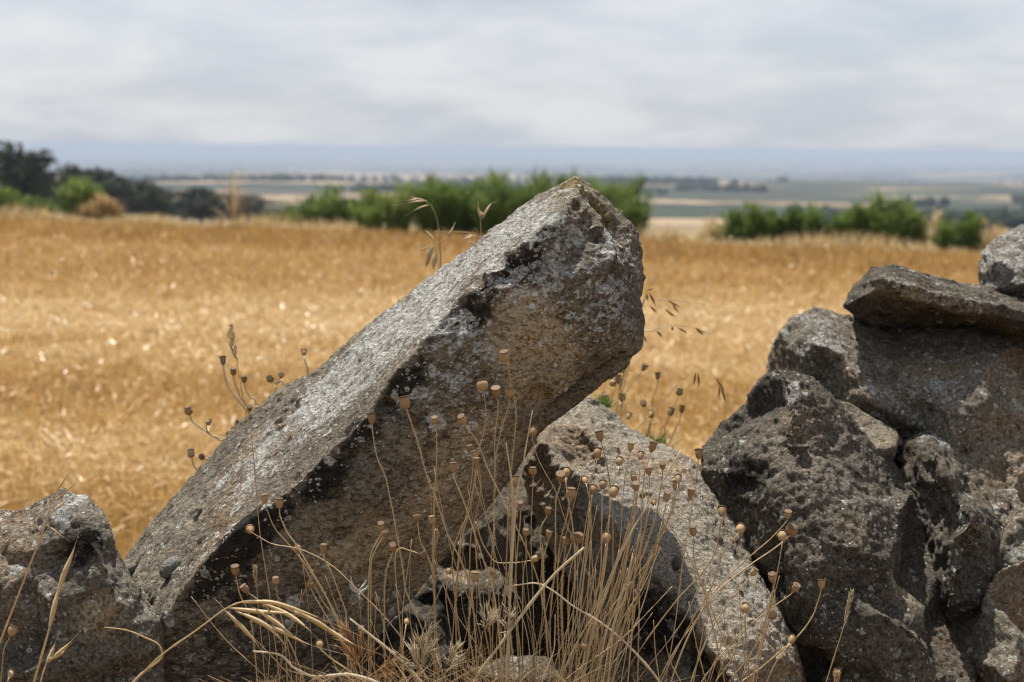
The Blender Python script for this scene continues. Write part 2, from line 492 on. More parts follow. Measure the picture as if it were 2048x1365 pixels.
# ------------------------------------------------------------------ the land: one sheet from the stones to the horizon
_D = np.log(np.array([15.0, 40, 110, 300, 600, 1000, 2000, 4000, 8500, 18000, 60000]))
_Z = np.array([0.0, -1.5, -5.2, -14.6, -22.3, -30.5, -47.5, -68, -85, -89, -90.0])
def field_edge(x):
    return 18.4 - 0.45 * np.clip(x, -10, 8)
def land_z(x, y):
    x = np.asarray(x, float); y = np.asarray(y, float)
    e = field_edge(x)
    d = np.maximum(y - e + 15.0, 1.0)
    z = np.where(y > e, np.interp(np.log(d), _D, _Z), 0.0)
    bank = 0.38 * (1 - sstep(1.95, 2.75, y + 0.06 * np.sin(x * 5))) + 0.22 * (1 - sstep(1.36, 1.56, y))
    p = np.stack([x, y, np.zeros_like(x)], -1).reshape(-1, 3)
    small = (0.03 * gnoise(p * 1.7)).reshape(x.shape) * (1 - sstep(30, 60, y))
    hills = (gnoise(p / 300.0 + 5.5) * 7 + gnoise(p / 1300.0 + 2.2) * 24).reshape(x.shape) * sstep(250, 1400, y) * (1 - 0.7 * sstep(6000, 15000, y))
    ridge = (gnoise(p / 5200.0 + 3.1) * 60 + 22 * gnoise(p / 1700.0)).reshape(x.shape) * sstep(9000, 20000, y)
    return z + bank + small + hills + ridge
def build_ground():
    rows = np.concatenate([np.linspace(-12, 1, 8), np.linspace(1.3, 3.2, 30), np.linspace(3.4, 20, 40), np.geomspace(20.5, 46000, 190)])
    cols = np.linspace(-1, 1, 150)
    Yg, C = np.meshgrid(rows, cols, indexing='ij')
    Xg = C * (np.maximum(Yg, 0) * 0.85 + 9)
    Zg = land_z(Xg, Yg)
    v = np.stack([Xg, Yg, Zg], -1).reshape(-1, 3)
    nr, nc = Xg.shape
    i = np.arange(nr - 1)[:, None] * nc + np.arange(nc - 1)[None, :]
    f = np.stack([i, i + 1, i + nc + 1, i + nc], -1).reshape(-1, 4)
    o = link(bpy.data.objects.new('ground', np_mesh('ground', v, f, M_GROUND, True)))
    tag(o, kind='structure')
build_ground()

# ------------------------------------------------------------------ rocks
def make_rock(name, label, sil, inner=(), chains=(), back=0.25, shrink=0.72, voxel=0.003, smooth=5,
              big=(0.010, 7.0), mid=(0.004, 24.0), fine=(0.0027, 90.0), rid=(0.0, 15.0), pits=(0.0, 40.0),
              grain=None, growth=(0.1, 0.1, 0.0, 0.0), spots=(), mat=None, cuts=None, carve=()):
    """sil: outline seen from the path, each with its distance; inner: points of the near faces; chains: edges between faces"""
    pts2 = [Vector((p[0], -p[1])) for p in list(sil) + list(inner)]
    yy = [p[2] for p in list(sil) + list(inner)]
    ns = len(sil)
    edges = [(i, (i + 1) % ns) for i in range(ns)]
    for ch in chains:
        edges += [(a, b) for a, b in zip(ch[:-1], ch[1:])]
    vs, es, fs, ov, oe, of = delaunay_2d_cdt(pts2, edges, [], 1, 1e-4)
    bm = bmesh.new()
    front = []
    for v, o in zip(vs, ov):
        if o: y = yy[o[0]]
        else:
            y = float(np.mean(yy))
        front.append(bm.verts.new(P(v.x, -v.y, y)))
    for f in fs:
        try: bm.faces.new([front[i] for i in f])
        except ValueError: pass
    idx = {}
    for k, o in enumerate(ov):
        for q in o: idx[q] = k
    cx = sum(p[0] for p in sil) / ns; cy = sum(p[1] for p in sil) / ns
    ring = [front[idx[i]] for i in range(ns)]
    prev = ring
    for k, fr in ((0.985, 0.35), (0.5 + shrink * 0.5, 0.75), (shrink, 1.0)):
        cur = [bm.verts.new(P(cx + (p[0] - cx) * k, cy + (p[1] - cy) * k, p[2] + back * fr)) for p in sil]
        for i in range(ns):
            j = (i + 1) % ns
            bm.faces.new((prev[i], prev[j], cur[j], cur[i]))
        prev = cur
    c = bm.verts.new(sum((v.co for v in prev), Vector()) / ns)
    for i in range(ns):
        bm.faces.new((prev[i], prev[(i + 1) % ns], c))
    bmesh.ops.recalc_face_normals(bm, faces=bm.faces)
    tmp = bpy.data.meshes.new('tmp'); bm.to_mesh(tmp); bm.free()
    ob = bpy.data.objects.new('tmp', tmp); COL.objects.link(ob)
    md = ob.modifiers.new('r', 'REMESH'); md.mode = 'VOXEL'; md.voxel_size = voxel; md.use_smooth_shade = True
    sm = ob.modifiers.new('s', 'SMOOTH'); sm.factor = 0.5; sm.iterations = smooth
    dg = bpy.context.evaluated_depsgraph_get()
    me = bpy.data.meshes.new_from_object(ob.evaluated_get(dg))
    bpy.data.objects.remove(ob); bpy.data.meshes.remove(tmp)
    n = len(me.vertices)
    co = np.empty(n * 3, np.float32); me.vertices.foreach_get('co', co); co = co.reshape(-1, 3).astype(np.float64)
    no = np.empty(n * 3, np.float32); me.vertices.foreach_get('normal', no); no = no.reshape(-1, 3).astype(np.float64)
    seed = (hash_name(name + label) % 97) * 3.7
    if cuts:                                                  # break edges and humps along flat planes
        lr = np.random.default_rng(hash_name(label) % 9973); done = 0
        for _ in range(cuts[0] * 6):
            if done >= cuts[0]: break
            c = int(lr.integers(0, n)); 
            if no[c][1] > -0.25: continue
            nn = no[c] + lr.normal(size=3) * 0.30; nn /= np.linalg.norm(nn)
            rad = lr.uniform(*cuts[1]); dep = rad * lr.uniform(0.06, 0.18)
            dv = co - co[c]; dist = np.linalg.norm(dv, axis=1); near = dist < rad * 1.9
            h = dv @ nn + dep
            if near.sum() < 30 or (h[near] > 0).mean() > 0.55: continue
            m = near & (h > 0)
            co[m] -= nn[None] * (h[m] * (1 - sstep(1.45, 1.9, dist[m] / rad)))[:, None]; done += 1
        me.vertices.foreach_set('co', co.astype(np.float32).ravel()); me.update()
        no = np.empty(n * 3, np.float32); me.vertices.foreach_get('normal', no); no = no.reshape(-1, 3).astype(np.float64)
    q = co + seed
    if grain is not None:
        ax = np.array(grain, float); ax /= np.linalg.norm(ax)
        gq = q - np.outer(q @ ax, ax) * 0.55
    else:
        gq = q
    gv = np.tile(np.array(growth, float), (n, 1))
    for (ch, px, py, Y, rad, wgt) in spots:
        ctr = np.array(P(px, py, Y)); r = np.linalg.norm(co - ctr, axis=1) / (rad * Y / F_PX)
        r = r * (1 + 0.35 * gnoise(q * 18))
        gv[:, ch] += wgt * (1 - sstep(0.35, 1.05, r))
    soft = 1 - 0.6 * np.clip(gv[:, 2], 0, 1)
    d = big[0] * fbm(q * big[1], 3) + soft * mid[0] * fbm(gq * mid[1], 3, 0.55) + soft * fine[0] * fbm(gq * fine[1], 3, 0.6)
    if rid[0]: d += rid[0] * (ridged(gq * rid[1], 3) - 0.6)
    if pits[0]:
        w = gnoise(gq * pits[1]); d -= pits[0] * sstep(0.22, 0.5, w)
        w = gnoise(q * pits[1] * 0.45 + 31); d -= pits[0] * 1.6 * sstep(0.30, 0.5, w)
    for (px, py, Y, rad, depth) in carve:                     # chips and hollows
        ctr = np.array(P(px, py, Y)); r = np.linalg.norm((co - ctr) / (np.array([1, 9.0 if rad < 12 else 1.6, 1]) * rad * Y / F_PX), axis=1)
        d -= depth * (1 - sstep(0.45, 1.0, r + 0.22 * gnoise(q * 40)))
    co2 = co + no * d[:, None]
    base = Vector((float(co2[:, 0].mean()), float(co2[:, 1].mean()), float(co2[:, 2].min())))
    co2 -= np.array(base)
    me.vertices.foreach_set('co', co2.astype(np.float32).ravel())
    a = me.attributes.new('growth', 'FLOAT_COLOR', 'POINT')
    a.data.foreach_set('color', np.clip(gv, 0, 1).astype(np.float32).ravel())
    me.polygons.foreach_set('use_smooth', [True] * len(me.polygons))
    me.materials.clear(); me.materials.append(mat); me.name = name
    me.update()
    o = bpy.data.objects.new(name, me); o.location = base
    link(o); tag(o, label, 'rock', 'tumbled field stones')
    return o
def hash_name(s):
    h = 7
    for ch in s: h = (h * 31 + ord(ch)) % 1000003
    return h

SLAB_AXIS = (P(1060, 470, 1.5) - P(400, 1130, 1.45)).normalized()
M_SLAB = stone_material('weathered_slab', ((0.11, 0.096, 0.076), (0.245, 0.215, 0.175), (0.42, 0.38, 0.315)), grain=(0, math.atan2(SLAB_AXIS.z, SLAB_AXIS.x), 0))
M_GREYROCK = stone_material('grey_rock', ((0.11, 0.10, 0.085), (0.25, 0.226, 0.188), (0.40, 0.365, 0.305)), spots=0.9, offset=(3, 1, 2))
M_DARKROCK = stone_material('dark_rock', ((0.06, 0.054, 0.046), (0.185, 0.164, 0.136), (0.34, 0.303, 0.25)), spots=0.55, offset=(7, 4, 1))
M_PALEROCK = stone_material('pale_rock', ((0.21, 0.185, 0.15), (0.42, 0.375, 0.31), (0.58, 0.53, 0.45)), lich=(0.60, 0.585, 0.54), spots=0.6, offset=(1, 9, 5))

M_BROAD = stone_material('grey_brown_rock', ((0.12, 0.105, 0.085), (0.27, 0.24, 0.195), (0.43, 0.385, 0.315)), spots=0.8, offset=(5, 2, 8))

# the leaning slab
sil = [(1150, 350, 1.66), (1198, 386, 1.665), (1240, 425, 1.66), (1276, 470, 1.65), (1284, 520, 1.64), (1292, 560, 1.63), (1281, 592, 1.62),
       (1290, 640, 1.61), (1282, 690, 1.60), (1254, 728, 1.585), (1180, 787, 1.57), (1122, 832, 1.56), (1080, 862, 1.55), (1050, 912, 1.545),
       (1012, 962, 1.54), (972, 1012, 1.535), (930, 1062, 1.53), (872, 1132, 1.525), (830, 1190, 1.52), (780, 1238, 1.515), (720, 1320, 1.51), (560, 1600, 1.50),
       (250, 1600, 1.50), (225, 1290, 1.56), (232, 1150, 1.66), (252, 1112, 1.70), (320, 1030, 1.71), (390, 948, 1.715), (478, 852, 1.715), (558, 782, 1.71), (640, 734, 1.71), (690, 692, 1.705),
       (742, 650, 1.70), (802, 600, 1.695), (872, 549, 1.69), (960, 480, 1.685), (1062, 404, 1.675)]
S0 = len(sil)
ridge = [(1147, 392, 1.575), (1112, 440, 1.535), (1046, 482, 1.515), (985, 538, 1.50), (930, 594, 1.492), (850, 682, 1.482), (800, 742, 1.475), (742, 820, 1.47),
         (662, 905, 1.462), (602, 958, 1.457), (540, 1010, 1.452), (470, 1064, 1.448), (400, 1132, 1.444), (352, 1200, 1.442), (318, 1252, 1.442), (300, 1330, 1.45)]
face = [(1218, 520, 1.535), (1234, 640, 1.532), (1170, 700, 1.525), (1120, 560, 1.512), (1060, 640, 1.495), (1080, 780, 1.505), (980, 720, 1.482), (970, 880, 1.492), (860, 860, 1.474),
        (880, 1000, 1.487), (760, 960, 1.466), (760, 1100, 1.478), (640, 1060, 1.462), (620, 1200, 1.466), (480, 1190, 1.452), (480, 1350, 1.462), (1190, 440, 1.575)]
sil_all = sil
inner = ridge + face
slab = make_rock('leaning_slab', 'long grey lichen-crusted stone slab leaning up diagonally, its top lit and front shaded',
    sil_all, inner, [list(range(S0, S0 + len(ridge))), [S0, S0 + len(inner) - 1, S0 + len(ridge), S0 + len(ridge) + 1, 9]], back=0.11, shrink=0.88, voxel=0.0022, smooth=1, cuts=(14, (0.010, 0.03)),
    big=(0.0030, 9.0), mid=(0.0030, 32.0), fine=(0.0038, 120.0), rid=(0.0016, 30.0), pits=(0.0026, 50.0), grain=SLAB_AXIS,
    growth=(0.12, 0.06, 0.05, 0.0),
    spots=[(0, 1040, 455, 1.62, 190, 0.6), (0, 940, 530, 1.61, 220, 0.7), (0, 830, 640, 1.60, 240, 0.75), (0, 720, 730, 1.60, 230, 0.6), (0, 590, 850, 1.59, 230, 0.42), (0, 440, 990, 1.58, 230, 0.30),
           (0, 1150, 620, 1.50, 90, 0.55), (0, 1230, 600, 1.53, 140, 0.85), (0, 1180, 700, 1.52, 70, 0.55), (0, 960, 760, 1.49, 100, 0.85), (0, 900, 690, 1.48, 100, 0.8), (0, 830, 800, 1.475, 90, 0.6), (0, 1060, 560, 1.5, 120, 0.5), (0, 1000, 560, 1.5, 110, 0.35),
           (0, 1250, 520, 1.6, 120, 0.45), (0, 1120, 480, 1.54, 90, 0.4), (0, 500, 1250, 1.45, 170, 0.25), (0, 430, 1180, 1.44, 90, 0.25),
           *[(1, a0 + (a1 - a0) * q / 4 + 14, b0 + (b1 - b0) * q / 4 + 22, y0 - 0.002, 34 + 22 * abs(math.sin(a0 * 0.7 + q * 1.9)), 0.23) for (a0, b0, y0), (a1, b1, y1) in zip(ridge[1:13], ridge[2:14]) for q in range(4)], (1, 800, 775, 1.475, 60, 0.35), (1, 720, 865, 1.47, 55, 0.35), (1, 950, 620, 1.49, 80, 0.3), (1, 1060, 540, 1.50, 80, 0.35),
           (1, 880, 800, 1.48, 120, 0.45), (1, 520, 1050, 1.45, 60, 0.8), (1, 450, 1150, 1.45, 90, 0.5), (1, 1140, 640, 1.51, 40, 0.7), (1, 560, 1150, 1.46, 150, 0.3), (1, 700, 1000, 1.46, 110, 0.2), (1, 430, 1290, 1.45, 140, 0.5), (1, 1230, 480, 1.58, 90, 0.35),
           (2, 1060, 700, 1.50, 130, 1.0), (2, 1110, 760, 1.51, 120, 1.0), (2, 960, 930, 1.49, 160, 0.95), (2, 860, 1080, 1.49, 170, 0.85), (2, 740, 1180, 1.48, 170, 0.7), (2, 1040, 620, 1.495, 80, 0.9), (2, 680, 1080, 1.465, 120, 0.4),
           (3, 1150, 370, 1.63, 75, 0.75), (3, 1200, 440, 1.62, 60, 0.6), (3, 1110, 420, 1.6, 60, 0.4), (3, 1285, 570, 1.63, 30, 0.6), (3, 480, 950, 1.6, 60, 0.3)],
    carve=[(1165, 405, 1.56, 24, 0.013), (1176, 440, 1.57, 22, 0.010), (1192, 480, 1.57, 26, 0.011), (1208, 520, 1.57, 26, 0.010), (1222, 560, 1.57, 24, 0.008), (1212, 545, 1.56, 34, 0.014), (1010, 540, 1.50, 40, 0.010), (960, 565, 1.50, 26, 0.008),
           (770, 815, 1.47, 26, 0.010), *[(1100 + 146 * q / 17, 814 - 98 * q / 17 + 3 * math.sin(q * 2.1), 1.545, 9.5, 0.016) for q in range(18)], (1055, 823, 1.505, 14, 0.010), (680, 1070, 1.465, 22, 0.008)],
    mat=M_SLAB)

# low rock beside the slab's foot
sil = [(-160, 1080, 1.50), (-60, 1040, 1.50), (0, 1027, 1.50), (58, 1020, 1.50), (98, 986, 1.49), (130, 975, 1.48), (175, 994, 1.48), (206, 1026, 1.475), (215, 1070, 1.46), (226, 1120, 1.45), (252, 1152, 1.445), (276, 1182, 1.44),
       (291, 1220, 1.435), (314, 1252, 1.43), (322, 1330, 1.43), (330, 1620, 1.43), (-160, 1620, 1.40)]
n0 = len(sil)
inn = [(120, 1015, 1.455), (175, 1060, 1.425), (205, 1120, 1.41), (235, 1200, 1.40), (258, 1300, 1.40), (20, 1090, 1.44), (90, 1120, 1.41), (140, 1160, 1.405), (30, 1200, 1.39), (130, 1260, 1.385), (-60, 1150, 1.42), (40, 1330, 1.365), (170, 1350, 1.38)]
make_rock('field_rock', 'low humped grey rock with pale lichen flecks, at the foot of the leaning slab', sil, inn, [[n0 + i for i in (0, 1, 2, 3, 4)]], back=0.22, voxel=0.0027, smooth=2,
    big=(0.012, 9.0), mid=(0.0065, 30.0), fine=(0.0040, 95.0), rid=(0.002, 18.0), pits=(0.0025, 38.0), growth=(0.24, 0.10, 0.0, 0.05),
    spots=[(0, 130, 1010, 1.46, 70, 0.4), (0, 40, 1050, 1.47, 70, 0.25), (1, 170, 1080, 1.42, 90, 0.8), (1, 200, 1300, 1.4, 120, 0.5), (2, 200, 1230, 1.40, 70, 0.8), (0, 270, 1230, 1.42, 60, 0.35)],
    carve=[(105, 1118, 1.41, 42, 0.015), (165, 1105, 1.42, 36, 0.007), (50, 1190, 1.40, 34, 0.010), (45, 1290, 1.38, 60, 0.014)], cuts=(14, (0.02, 0.05)), mat=M_GREYROCK)

# pale stone under the slab's head
sil = [(1172, 794, 1.85), (1216, 822, 1.85), (1260, 864, 1.84), (1302, 880, 1.83), (1378, 914, 1.80), (1422, 962, 1.77), (1460, 1012, 1.74), (1490, 1062, 1.71), (1512, 1102, 1.69), (1552, 1190, 1.64),
       (1582, 1262, 1.60), (1602, 1335, 1.56), (1606, 1620, 1.50), (1200, 1620, 1.60), (1170, 1340, 1.64), (1160, 1200, 1.67), (1110, 1110, 1.69), (1060, 1010, 1.71), (1044, 940, 1.73), (1060, 884, 1.77), (1110, 830, 1.83)]
n0 = len(sil)
inn = [(1082, 874, 1.725), (1140, 940, 1.68), (1200, 1020, 1.635), (1260, 1090, 1.59), (1315, 1155, 1.55), (1390, 1250, 1.49), (1470, 1370, 1.42),
       (1180, 860, 1.765), (1250, 930, 1.715), (1330, 1000, 1.66), (1400, 1080, 1.60), (1470, 1190, 1.525), (1530, 1310, 1.455),
       (1190, 1110, 1.64), (1250, 1200, 1.60), (1330, 1290, 1.555), (1300, 1400, 1.56)]
make_rock('field_rock', 'pale weathered stone lit from above, wedged under the raised head of the leaning slab', sil, inn, [[n0 + i for i in range(7)]], back=0.2, voxel=0.0026, smooth=2,
    big=(0.008, 10.0), mid=(0.0045, 34.0), fine=(0.0042, 105.0), rid=(0.0018, 26.0), pits=(0.0035, 42.0), growth=(0.30, 0.0, 0.05, 0.0),
    spots=[(1, 1330, 1250, 1.53, 130, 0.8), (1, 1250, 1290, 1.55, 140, 0.9), (1, 1420, 1350, 1.5, 90, 0.6), (1, 1460, 1120, 1.63, 90, 0.45), (1, 1420, 1000, 1.70, 80, 0.4), (1, 1280, 960, 1.66, 60, 0.25), (0, 1250, 1000, 1.64, 120, 0.3), (0, 1500, 1200, 1.6, 120, 0.3)],  # strongest black spots paint shade onto the lower left face
    carve=[(1348, 1121, 1.585, 11, 0.03), (1250, 868, 1.74, 18, 0.02), (1160, 925, 1.66, 22, 0.012), (1225, 925, 1.67, 20, 0.008)], cuts=(8, (0.02, 0.04)), mat=M_PALEROCK)

# dark boulder on the right
sil = [(1402, 892, 1.78), (1442, 848, 1.78), (1490, 810, 1.78), (1520, 756, 1.79), (1552, 738, 1.79), (1620, 754, 1.79), (1662, 788, 1.78), (1692, 822, 1.77), (1740, 880, 1.755), (1792, 932, 1.74), (1832, 1000, 1.725), (1860, 1080, 1.70),
       (1882, 1152, 1.685), (1930, 1240, 1.66), (1972, 1322, 1.64), (1990, 1620, 1.62), (1540, 1620, 1.60), (1530, 1330, 1.66), (1500, 1200, 1.70), (1450, 1080, 1.73), (1410, 960, 1.76)]
n0 = len(sil)
inn = [(1575, 790, 1.71), (1630, 900, 1.635), (1680, 1020, 1.575), (1705, 1120, 1.53), (1760, 1200, 1.50), (1850, 1300, 1.475), (1900, 1390, 1.455),
       (1500, 900, 1.69), (1560, 1020, 1.62), (1590, 1150, 1.575), (1640, 1270, 1.54), (1700, 1380, 1.50), (1700, 920, 1.665), (1780, 1060, 1.60), (1840, 1200, 1.54), (1480, 1000, 1.70), (1545, 1240, 1.61)]
make_rock('field_rock', 'large dark mossy boulder with tan blotches, peaked, right of the pale stone', sil, inn, [[n0 + i for i in range(7)]], back=0.24, voxel=0.0027, smooth=1,
    big=(0.006, 9.0), mid=(0.0036, 40.0), fine=(0.0050, 95.0), rid=(0.0016, 40.0), pits=(0.0026, 54.0), growth=(0.20, 0.36, 0.0, 0.06),
    spots=[(2, 1790, 1180, 1.62, 70, 0.75), (2, 1850, 1120, 1.66, 60, 0.5), (2, 1700, 1060, 1.6, 60, 0.35), (0, 1600, 790, 1.72, 80, 0.45), (0, 1560, 760, 1.75, 60, 0.4), (1, 1560, 1200, 1.63, 140, 0.5), (1, 1480, 960, 1.7, 100, 0.5), (1, 1700, 900, 1.7, 80, 0.4), (3, 1480, 900, 1.7, 60, 0.3)],
    carve=[(1600, 900, 1.66, 50, 0.010), (1510, 960, 1.68, 50, 0.008), (1560, 1100, 1.63, 40, 0.016), (1680, 870, 1.71, 36, 0.014), (1620, 1320, 1.59, 50, 0.02)], cuts=(30, (0.025, 0.07)), mat=M_DARKROCK)

# tan chunk on its shoulder
sil = [(1672, 800, 1.86), (1700, 806, 1.86), (1742, 836, 1.85), (1790, 858, 1.84), (1808, 888, 1.83), (1804, 912, 1.82), (1782, 930, 1.81), (1740, 935, 1.80), (1700, 900, 1.80), (1676, 850, 1.82)]
inn = [(1735, 868, 1.785), (1785, 892, 1.785), (1760, 910, 1.785)]
make_rock('field_rock', 'small tan angular stone on the shoulder of the dark boulder', sil, inn, back=0.14, voxel=0.0028, smooth=1,
    big=(0.005, 12.0), mid=(0.003, 30.0), fine=(0.0031, 90.0), growth=(0.15, 0.1, 0.3, 0.1), cuts=(16, (0.012, 0.03)), mat=M_GREYROCK)

# broad boulder behind
sil = [(1522, 790, 2.02), (1532, 738, 2.02), (1546, 690, 2.02), (1582, 640, 2.03), (1632, 617, 2.04), (1702, 632, 2.05), (1748, 650, 2.05), (1780, 655, 2.06), (1800, 650, 2.06), (1852, 645, 2.06), (1922, 648, 2.05), (1985, 655, 2.05), (2050, 672, 2.04), (2170, 770, 2.03), (2240, 1000, 2.0),
       (2240, 1620, 1.95), (1820, 1620, 1.90), (1700, 1200, 1.98), (1580, 940, 2.0)]
n0 = len(sil)
inn = [(1640, 690, 1.93), (1720, 780, 1.88), (1780, 760, 1.91), (1850, 735, 1.91), (1960, 745, 1.88), (1760, 880, 1.84), (1880, 880, 1.80), (2000, 890, 1.78), (2060, 1000, 1.71), (1940, 1020, 1.735), (2040, 1200, 1.60), (2020, 1350, 1.53), (1620, 830, 1.90), (2150, 1100, 1.66)]
make_rock('field_rock', 'broad rough grey-brown boulder at the back, beneath the flat capping stone', sil, inn, back=0.25, voxel=0.0034, smooth=1,
    big=(0.006, 8.0), mid=(0.0036, 40.0), fine=(0.0052, 90.0), rid=(0.0014, 40.0), pits=(0.0030, 52.0), growth=(0.42, 0.16, 0.05, 0.05),
    spots=[(0, 1640, 680, 1.95, 90, 0.3), (0, 1850, 800, 1.88, 120, 0.25), (2, 1950, 880, 1.85, 90, 0.35), (2, 1990, 1280, 1.8, 160, 0.6), (1, 2030, 1100, 1.82, 120, 0.4), (1, 1860, 700, 1.95, 70, 0.3)],  # last black spot paints the capping stone's cast shadow
    carve=[(1768, 745, 1.93, 34, 0.010)], cuts=(44, (0.025, 0.08)), mat=M_BROAD)

# rugged wedge between the two
sil = [(1806, 884, 1.86), (1842, 862, 1.86), (1902, 886, 1.85), (1930, 932, 1.84), (1946, 985, 1.83), (1988, 1012, 1.78), (2006, 1082, 1.74), (2002, 1180, 1.70), (1985, 1262, 1.68), (1960, 1320, 1.67), (1900, 1260, 1.66), (1872, 1150, 1.71), (1850, 1060, 1.75), (1812, 970, 1.81), (1800, 920, 1.84)]
inn = [(1870, 905, 1.74), (1895, 955, 1.69), (1900, 985, 1.72), (1945, 1025, 1.65), (1950, 1110, 1.60), (1930, 1190, 1.58)]
make_rock('field_rock', 'rugged black-crusted wedge of stone jammed between the dark boulder and the broad boulder', sil, inn, back=0.16, voxel=0.0028, smooth=1,
    big=(0.007, 12.0), mid=(0.0045, 34.0), fine=(0.0051, 80.0), rid=(0.002, 30.0), pits=(0.003, 48.0), growth=(0.22, 0.5, 0.0, 0.1),
    spots=[(0, 1870, 880, 1.83, 60, 0.5), (0, 1900, 960, 1.78, 40, 0.5), (0, 1950, 1130, 1.73, 60, 0.3)],
    carve=[(1850, 945, 1.74, 34, 0.010), (1915, 1003, 1.70, 26, 0.006)], cuts=(16, (0.012, 0.04)), mat=M_DARKROCK)

# flat capping stone
sil = [(1691, 612, 1.93), (1704, 576, 1.97), (1746, 540, 1.99), (1782, 534, 2.01), (1850, 549, 2.02), (1902, 565, 2.03), (1952, 574, 2.04), (2050, 594, 2.05), (2180, 625, 2.06), (2190, 765, 2.10), (2050, 700, 2.10), (1984, 674, 2.10), (1924, 662, 2.10), (1850, 672, 2.09), (1796, 672, 2.07), (1752, 652, 2.03), (1712, 634, 1.96)]
n0 = len(sil)
inn = [(1750, 556, 1.92), (1790, 560, 1.905), (1850, 578, 1.90), (1920, 594, 1.905), (2010, 612, 1.91), (2140, 645, 1.92), (1712, 600, 1.915),
       (1755, 580, 1.912), (1795, 588, 1.902), (1850, 606, 1.90), (1920, 622, 1.905), (2010, 642, 1.91), (2140, 680, 1.92), (1800, 632, 1.99), (1900, 646, 2.0), (2020, 672, 2.0)]
make_rock('capping_stone', 'flat dark slab with white lichen on its upper edge, capping the broad boulder', sil, inn, [[n0 + i for i in range(6)], [n0 + i for i in range(7, 13)]], back=0.2, shrink=0.85, voxel=0.0028, smooth=1,
    big=(0.004, 12.0), mid=(0.0042, 34.0), fine=(0.0037, 85.0), rid=(0.002, 24.0), pits=(0.003, 40.0), growth=(0.26, 0.58, 0.0, 0.08),
    spots=[(0, 1800, 548, 1.88, 75, 0.75), (0, 1900, 580, 1.88, 80, 0.7), (0, 1990, 600, 1.88, 70, 0.7), (0, 1715, 580, 1.87, 30, 0.7), (2, 1810, 625, 1.87, 110, 0.8), (2, 1950, 650, 1.88, 100, 0.6)], cuts=(14, (0.008, 0.02)), mat=M_DARKROCK)

# lichen-covered rock at the frame edge
sil = [(1958, 556, 2.100), (1968, 506, 2.110), (1986, 486, 2.120), (2022, 466, 2.130), (2050, 452, 2.140), (2130, 436, 2.150), (2200, 500, 2.140), (2200, 650, 2.080), (2090, 625, 2.050), (2010, 596, 2.060), (1964, 582, 2.080)]
inn = [(2000, 520, 2.030), (2040, 500, 2.040), (2030, 570, 2.000), (2100, 560, 1.990), (2120, 480, 2.050)]
make_rock('field_rock', 'lichen-speckled grey rock topping the stones, partly behind the capping slab', sil, inn, back=0.2, voxel=0.003, smooth=1,
    big=(0.008, 10.0), mid=(0.005, 28.0), fine=(0.0037, 85.0), pits=(0.003, 40.0), growth=(0.75, 0.25, 0.0, 0.05), cuts=(16, (0.012, 0.035)), mat=M_GREYROCK)

# stones in the hollow below the slab; dark colours stand in for its shadow
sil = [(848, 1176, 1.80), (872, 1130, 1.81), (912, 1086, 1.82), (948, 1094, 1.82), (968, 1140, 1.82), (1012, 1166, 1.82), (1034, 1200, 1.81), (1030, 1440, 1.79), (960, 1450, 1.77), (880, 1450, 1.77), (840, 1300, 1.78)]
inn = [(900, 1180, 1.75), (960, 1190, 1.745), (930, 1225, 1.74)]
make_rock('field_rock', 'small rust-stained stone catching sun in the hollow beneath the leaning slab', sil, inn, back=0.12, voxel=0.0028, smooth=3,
    big=(0.008, 16.0), mid=(0.006, 34.0), fine=(0.0051, 90.0), rid=(0.003, 40.0), growth=(0.3, 0.15, 0.0, 0.2), spots=[(2, 915, 1125, 1.79, 60, 1.0), (1, 900, 1200, 1.76, 70, 0.7)], mat=M_DARKROCK)  # dark material and black spot replace shadow the slab should cast here
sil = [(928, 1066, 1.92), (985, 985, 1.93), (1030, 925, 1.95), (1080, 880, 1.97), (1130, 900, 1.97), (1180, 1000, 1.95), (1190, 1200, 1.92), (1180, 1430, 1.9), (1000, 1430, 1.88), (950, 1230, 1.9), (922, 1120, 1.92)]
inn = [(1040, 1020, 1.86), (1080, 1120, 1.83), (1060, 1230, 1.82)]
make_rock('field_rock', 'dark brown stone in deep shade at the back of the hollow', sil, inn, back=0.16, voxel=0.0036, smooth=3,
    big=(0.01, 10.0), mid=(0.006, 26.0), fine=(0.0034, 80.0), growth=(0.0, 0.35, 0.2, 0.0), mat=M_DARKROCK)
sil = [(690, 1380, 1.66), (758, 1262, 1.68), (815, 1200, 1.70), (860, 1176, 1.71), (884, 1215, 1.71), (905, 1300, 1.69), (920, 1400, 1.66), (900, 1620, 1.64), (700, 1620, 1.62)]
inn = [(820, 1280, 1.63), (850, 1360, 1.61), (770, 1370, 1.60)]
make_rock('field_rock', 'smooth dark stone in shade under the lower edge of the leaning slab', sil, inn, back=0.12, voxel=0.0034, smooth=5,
    big=(0.006, 10.0), mid=(0.003, 26.0), fine=(0.0020, 80.0), growth=(0.0, 0.75, 0.0, 0.0), mat=M_DARKROCK)  # heavy black crust stands in for the slab's shadow
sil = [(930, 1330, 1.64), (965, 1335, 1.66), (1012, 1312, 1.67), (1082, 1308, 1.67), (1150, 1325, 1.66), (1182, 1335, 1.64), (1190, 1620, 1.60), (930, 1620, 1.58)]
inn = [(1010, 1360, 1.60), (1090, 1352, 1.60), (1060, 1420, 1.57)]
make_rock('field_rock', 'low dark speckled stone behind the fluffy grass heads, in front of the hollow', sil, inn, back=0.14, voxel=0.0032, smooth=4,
    big=(0.008, 10.0), mid=(0.005, 26.0), fine=(0.0034, 80.0), pits=(0.004, 40), growth=(0.3, 0.15, 0.0, 0.0), mat=M_DARKROCK)  # grey stone given the dark material in place of the slab's shadow

